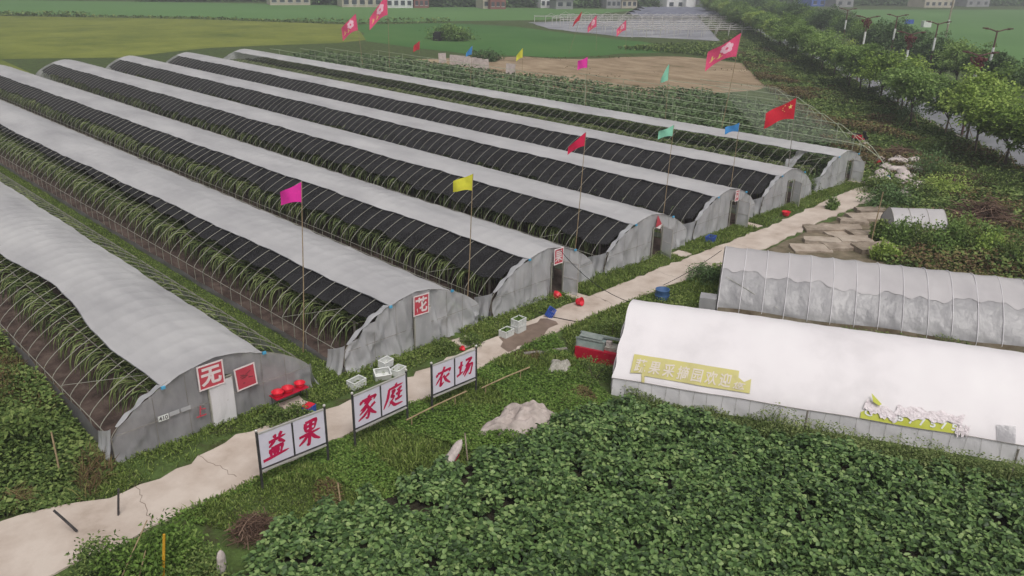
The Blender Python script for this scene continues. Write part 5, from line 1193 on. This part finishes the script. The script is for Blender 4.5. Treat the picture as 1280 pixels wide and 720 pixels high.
# ---------------------------------------------------------------- village along the far edge
M['cream'] = mat('cream_wall', [(176, 168, 152), (196, 188, 172)], .3, .9); M['whitewall'] = mat('white_wall', [(204, 204, 204), (222, 222, 222)], .2, .9)
M['redwall'] = mat('red_brown_wall', [(130, 84, 78), (150, 102, 94)], .3, .9); M['greywall'] = mat('grey_wall', [(140, 140, 142), (164, 164, 166)], .3, .9)
M['roofgrey'] = mat('grey_roof', [(104, 104, 108), (130, 130, 134)], .3, .9); M['roofred'] = mat('red_roof', [(128, 78, 70), (148, 96, 86)], .3, .9)
M['glass'] = mat('window_glass', [(58, 64, 72), (84, 90, 98)], .5, .15, .5); M['bluewall'] = mat('blue_wall', [(70, 96, 168), (92, 116, 184)], .3, .8)
def house(xa, xb, yb, h_, dp, wall, roof, nwin, label, gable=True, door=False):
    A_, B_ = at(xa, yb), at(xb, yb); L_ = float(np.linalg.norm(B_ - A_)); g = thing('village_house', label, 'house', (A_[0], A_[1], 0), math.atan2(B_[1] - A_[1], B_[0] - A_[0]))
    MB().box((L_ / 2, dp / 2, h_ / 2), (L_, dp, h_)).build('wall', M[wall], g)
    if gable: MB().add([(-.5, -.6, h_), (L_ + .5, -.6, h_), (L_ + .5, dp / 2, h_ + dp * .22), (-.5, dp / 2, h_ + dp * .22), (-.5, dp + .6, h_), (L_ + .5, dp + .6, h_)], [(0, 1, 2, 3), (3, 2, 5, 4), (0, 3, 4), (1, 5, 2), (0, 4, 5, 1)]).build('roof', M[roof], g)
    else: MB().box((L_ / 2, dp / 2, h_ + .15), (L_ + .6, dp + .6, .3)).build('roof', M[roof], g)
    for st in range(max(1, int(h_ / 3.2))):
        for k in range(nwin):
            x = L_ * (k + .5) / nwin; f = MB().box((x, -.03, 1.7 + st * 3.2), (min(1.9, L_ / nwin * .6), .1, 1.5)).build('window', M['glass'], g)
            MB().box((x, -.06, .88 + st * 3.2), (min(2.1, L_ / nwin * .68), .16, .12)).build('sill', M['whitewall'], f)
    if door: MB().box((L_ * .5, -.05, 1.1), (1.2, .12, 2.2)).build('door', M['roofgrey'], g)
    return g
house(338, 388, 6.5, 6.4, 9, 'cream', 'roofgrey', 5, 'cream two-storey house beyond the yellow rice field')
house(428, 478, 9, 6.4, 9, 'cream', 'roofgrey', 5, 'cream house behind the tallest blossom flag')
house(483, 516, 10, 6.2, 9, 'whitewall', 'roofgrey', 4, 'whitish house with dark windows next to the reddish house')
house(518, 536, 10, 6, 9, 'redwall', 'roofred', 3, 'reddish brown house at the end of the cream row')
house(604, 612, 11, 6.2, 8, 'cream', 'roofgrey', 1, 'narrow cream house joined to the brick-red building')
house(613, 632, 11.5, 5, 8, 'redwall', 'roofred', 3, 'brick-red building behind the far green field')
house(676, 694, 10, 5, 9, 'whitewall', 'roofgrey', 3, 'white house with small side annex behind the far field')
house(695, 716, 11.5, 3, 6, 'greywall', 'roofgrey', 2, 'low grey annex beside the white house', False)
house(758, 776, 10.5, 6.5, 9, 'greywall', 'roofgrey', 3, 'grey house with pale walls before the dark trees')
house(777, 796, 10.5, 3.5, 8, 'cream', 'roofgrey', 3, 'low house with grey roof next to the grey house')
house(833, 856, 11, 9, 12, 'whitewall', 'roofgrey', 2, 'big white building with dark windows behind the net tunnels', False)
house(857, 881, 11.5, 9, 12, 'whitewall', 'roofgrey', 0, 'blank white shed joined to the big white building', False)
house(884, 922, 13, 4, 10, 'greywall', 'roofred', 3, 'open-fronted grey brown shed next to the blank white shed', False)
house(1014, 1040, 8, 7, 9, 'bluewall', 'roofgrey', 3, 'building with bright blue front beyond the road trees', False)
house(1044, 1066, 9, 4.5, 9, 'greywall', 'roofgrey', 2, 'grey-roofed house beside the blue-fronted building')
house(1155, 1192, 9.5, 6.4, 10, 'cream', 'roofgrey', 5, 'cream building with blue base across the far field')
house(1208, 1236, 8.5, 5, 9, 'greywall', 'roofgrey', 3, 'pale grey house farthest along the far field edge')
P = []
for (xa, xb, yy, dn) in [(-60, 60, -1, 1.2), (60, 200, -.5, .8), (180, 345, 1.5, 1.2), (385, 432, 5.5, 1.6), (476, 486, 7, 1), (534, 606, 8, 1.8), (632, 678, 8.5, 1.7), (714, 760, 9, 1.8), (796, 834, 9.5, 1.8), (925, 1016, 6, 1.8), (1036, 1160, 6.5, 1.8), (1190, 1420, 7, 1.6)]:
    n = int((xb - xa) * 26 * dn); x = rng.uniform(xa, xb, n); hh = rng.uniform(0, 1, n) ** .8
    env = 3.0 + 2.6 * (np.sin(x * .21) * np.sin(x * .083 + 1) + .6 * np.sin(x * .55)); env = np.clip(env, 1.4, 7)
    Q = np.array([at(a, yy + rng.normal(0, .25)) for a in x]); Q[:, 2] = hh * env; Q[:, :2] += rng.normal(size=(n, 2)) * 2
    P.append(leaves(Q, rdir(n, -.4, .8), rng.uniform(.8, 1.9, n), rng.uniform(.6, 1.2, n), .2))
stuff('treeline', P, 'leaf_dk', 'dark far trees merging along the village edge', 'treeline')

# ---------------------------------------------------------------- haze
hz = bpy.data.materials.new('haze'); hz.use_nodes = True; t_ = hz.node_tree; t_.nodes.clear()
v = t_.nodes.new('ShaderNodeVolumePrincipled'); v.inputs['Color'].default_value = (.93, .95, 1, 1); v.inputs['Density'].default_value = .0009; v.inputs['Anisotropy'].default_value = .2
oo = t_.nodes.new('ShaderNodeOutputMaterial'); t_.links.new(v.outputs[0], oo.inputs['Volume'])
o = MB().box(((GX0 + GX1) / 2, (GY0 + GY1) / 2, 8.5), (GX1 - GX0 + 20, GY1 - GY0 + 20, 19.0)).build('haze', hz); tag(o, 'thin pale haze over the whole farm', 'haze', None, 'stuff')
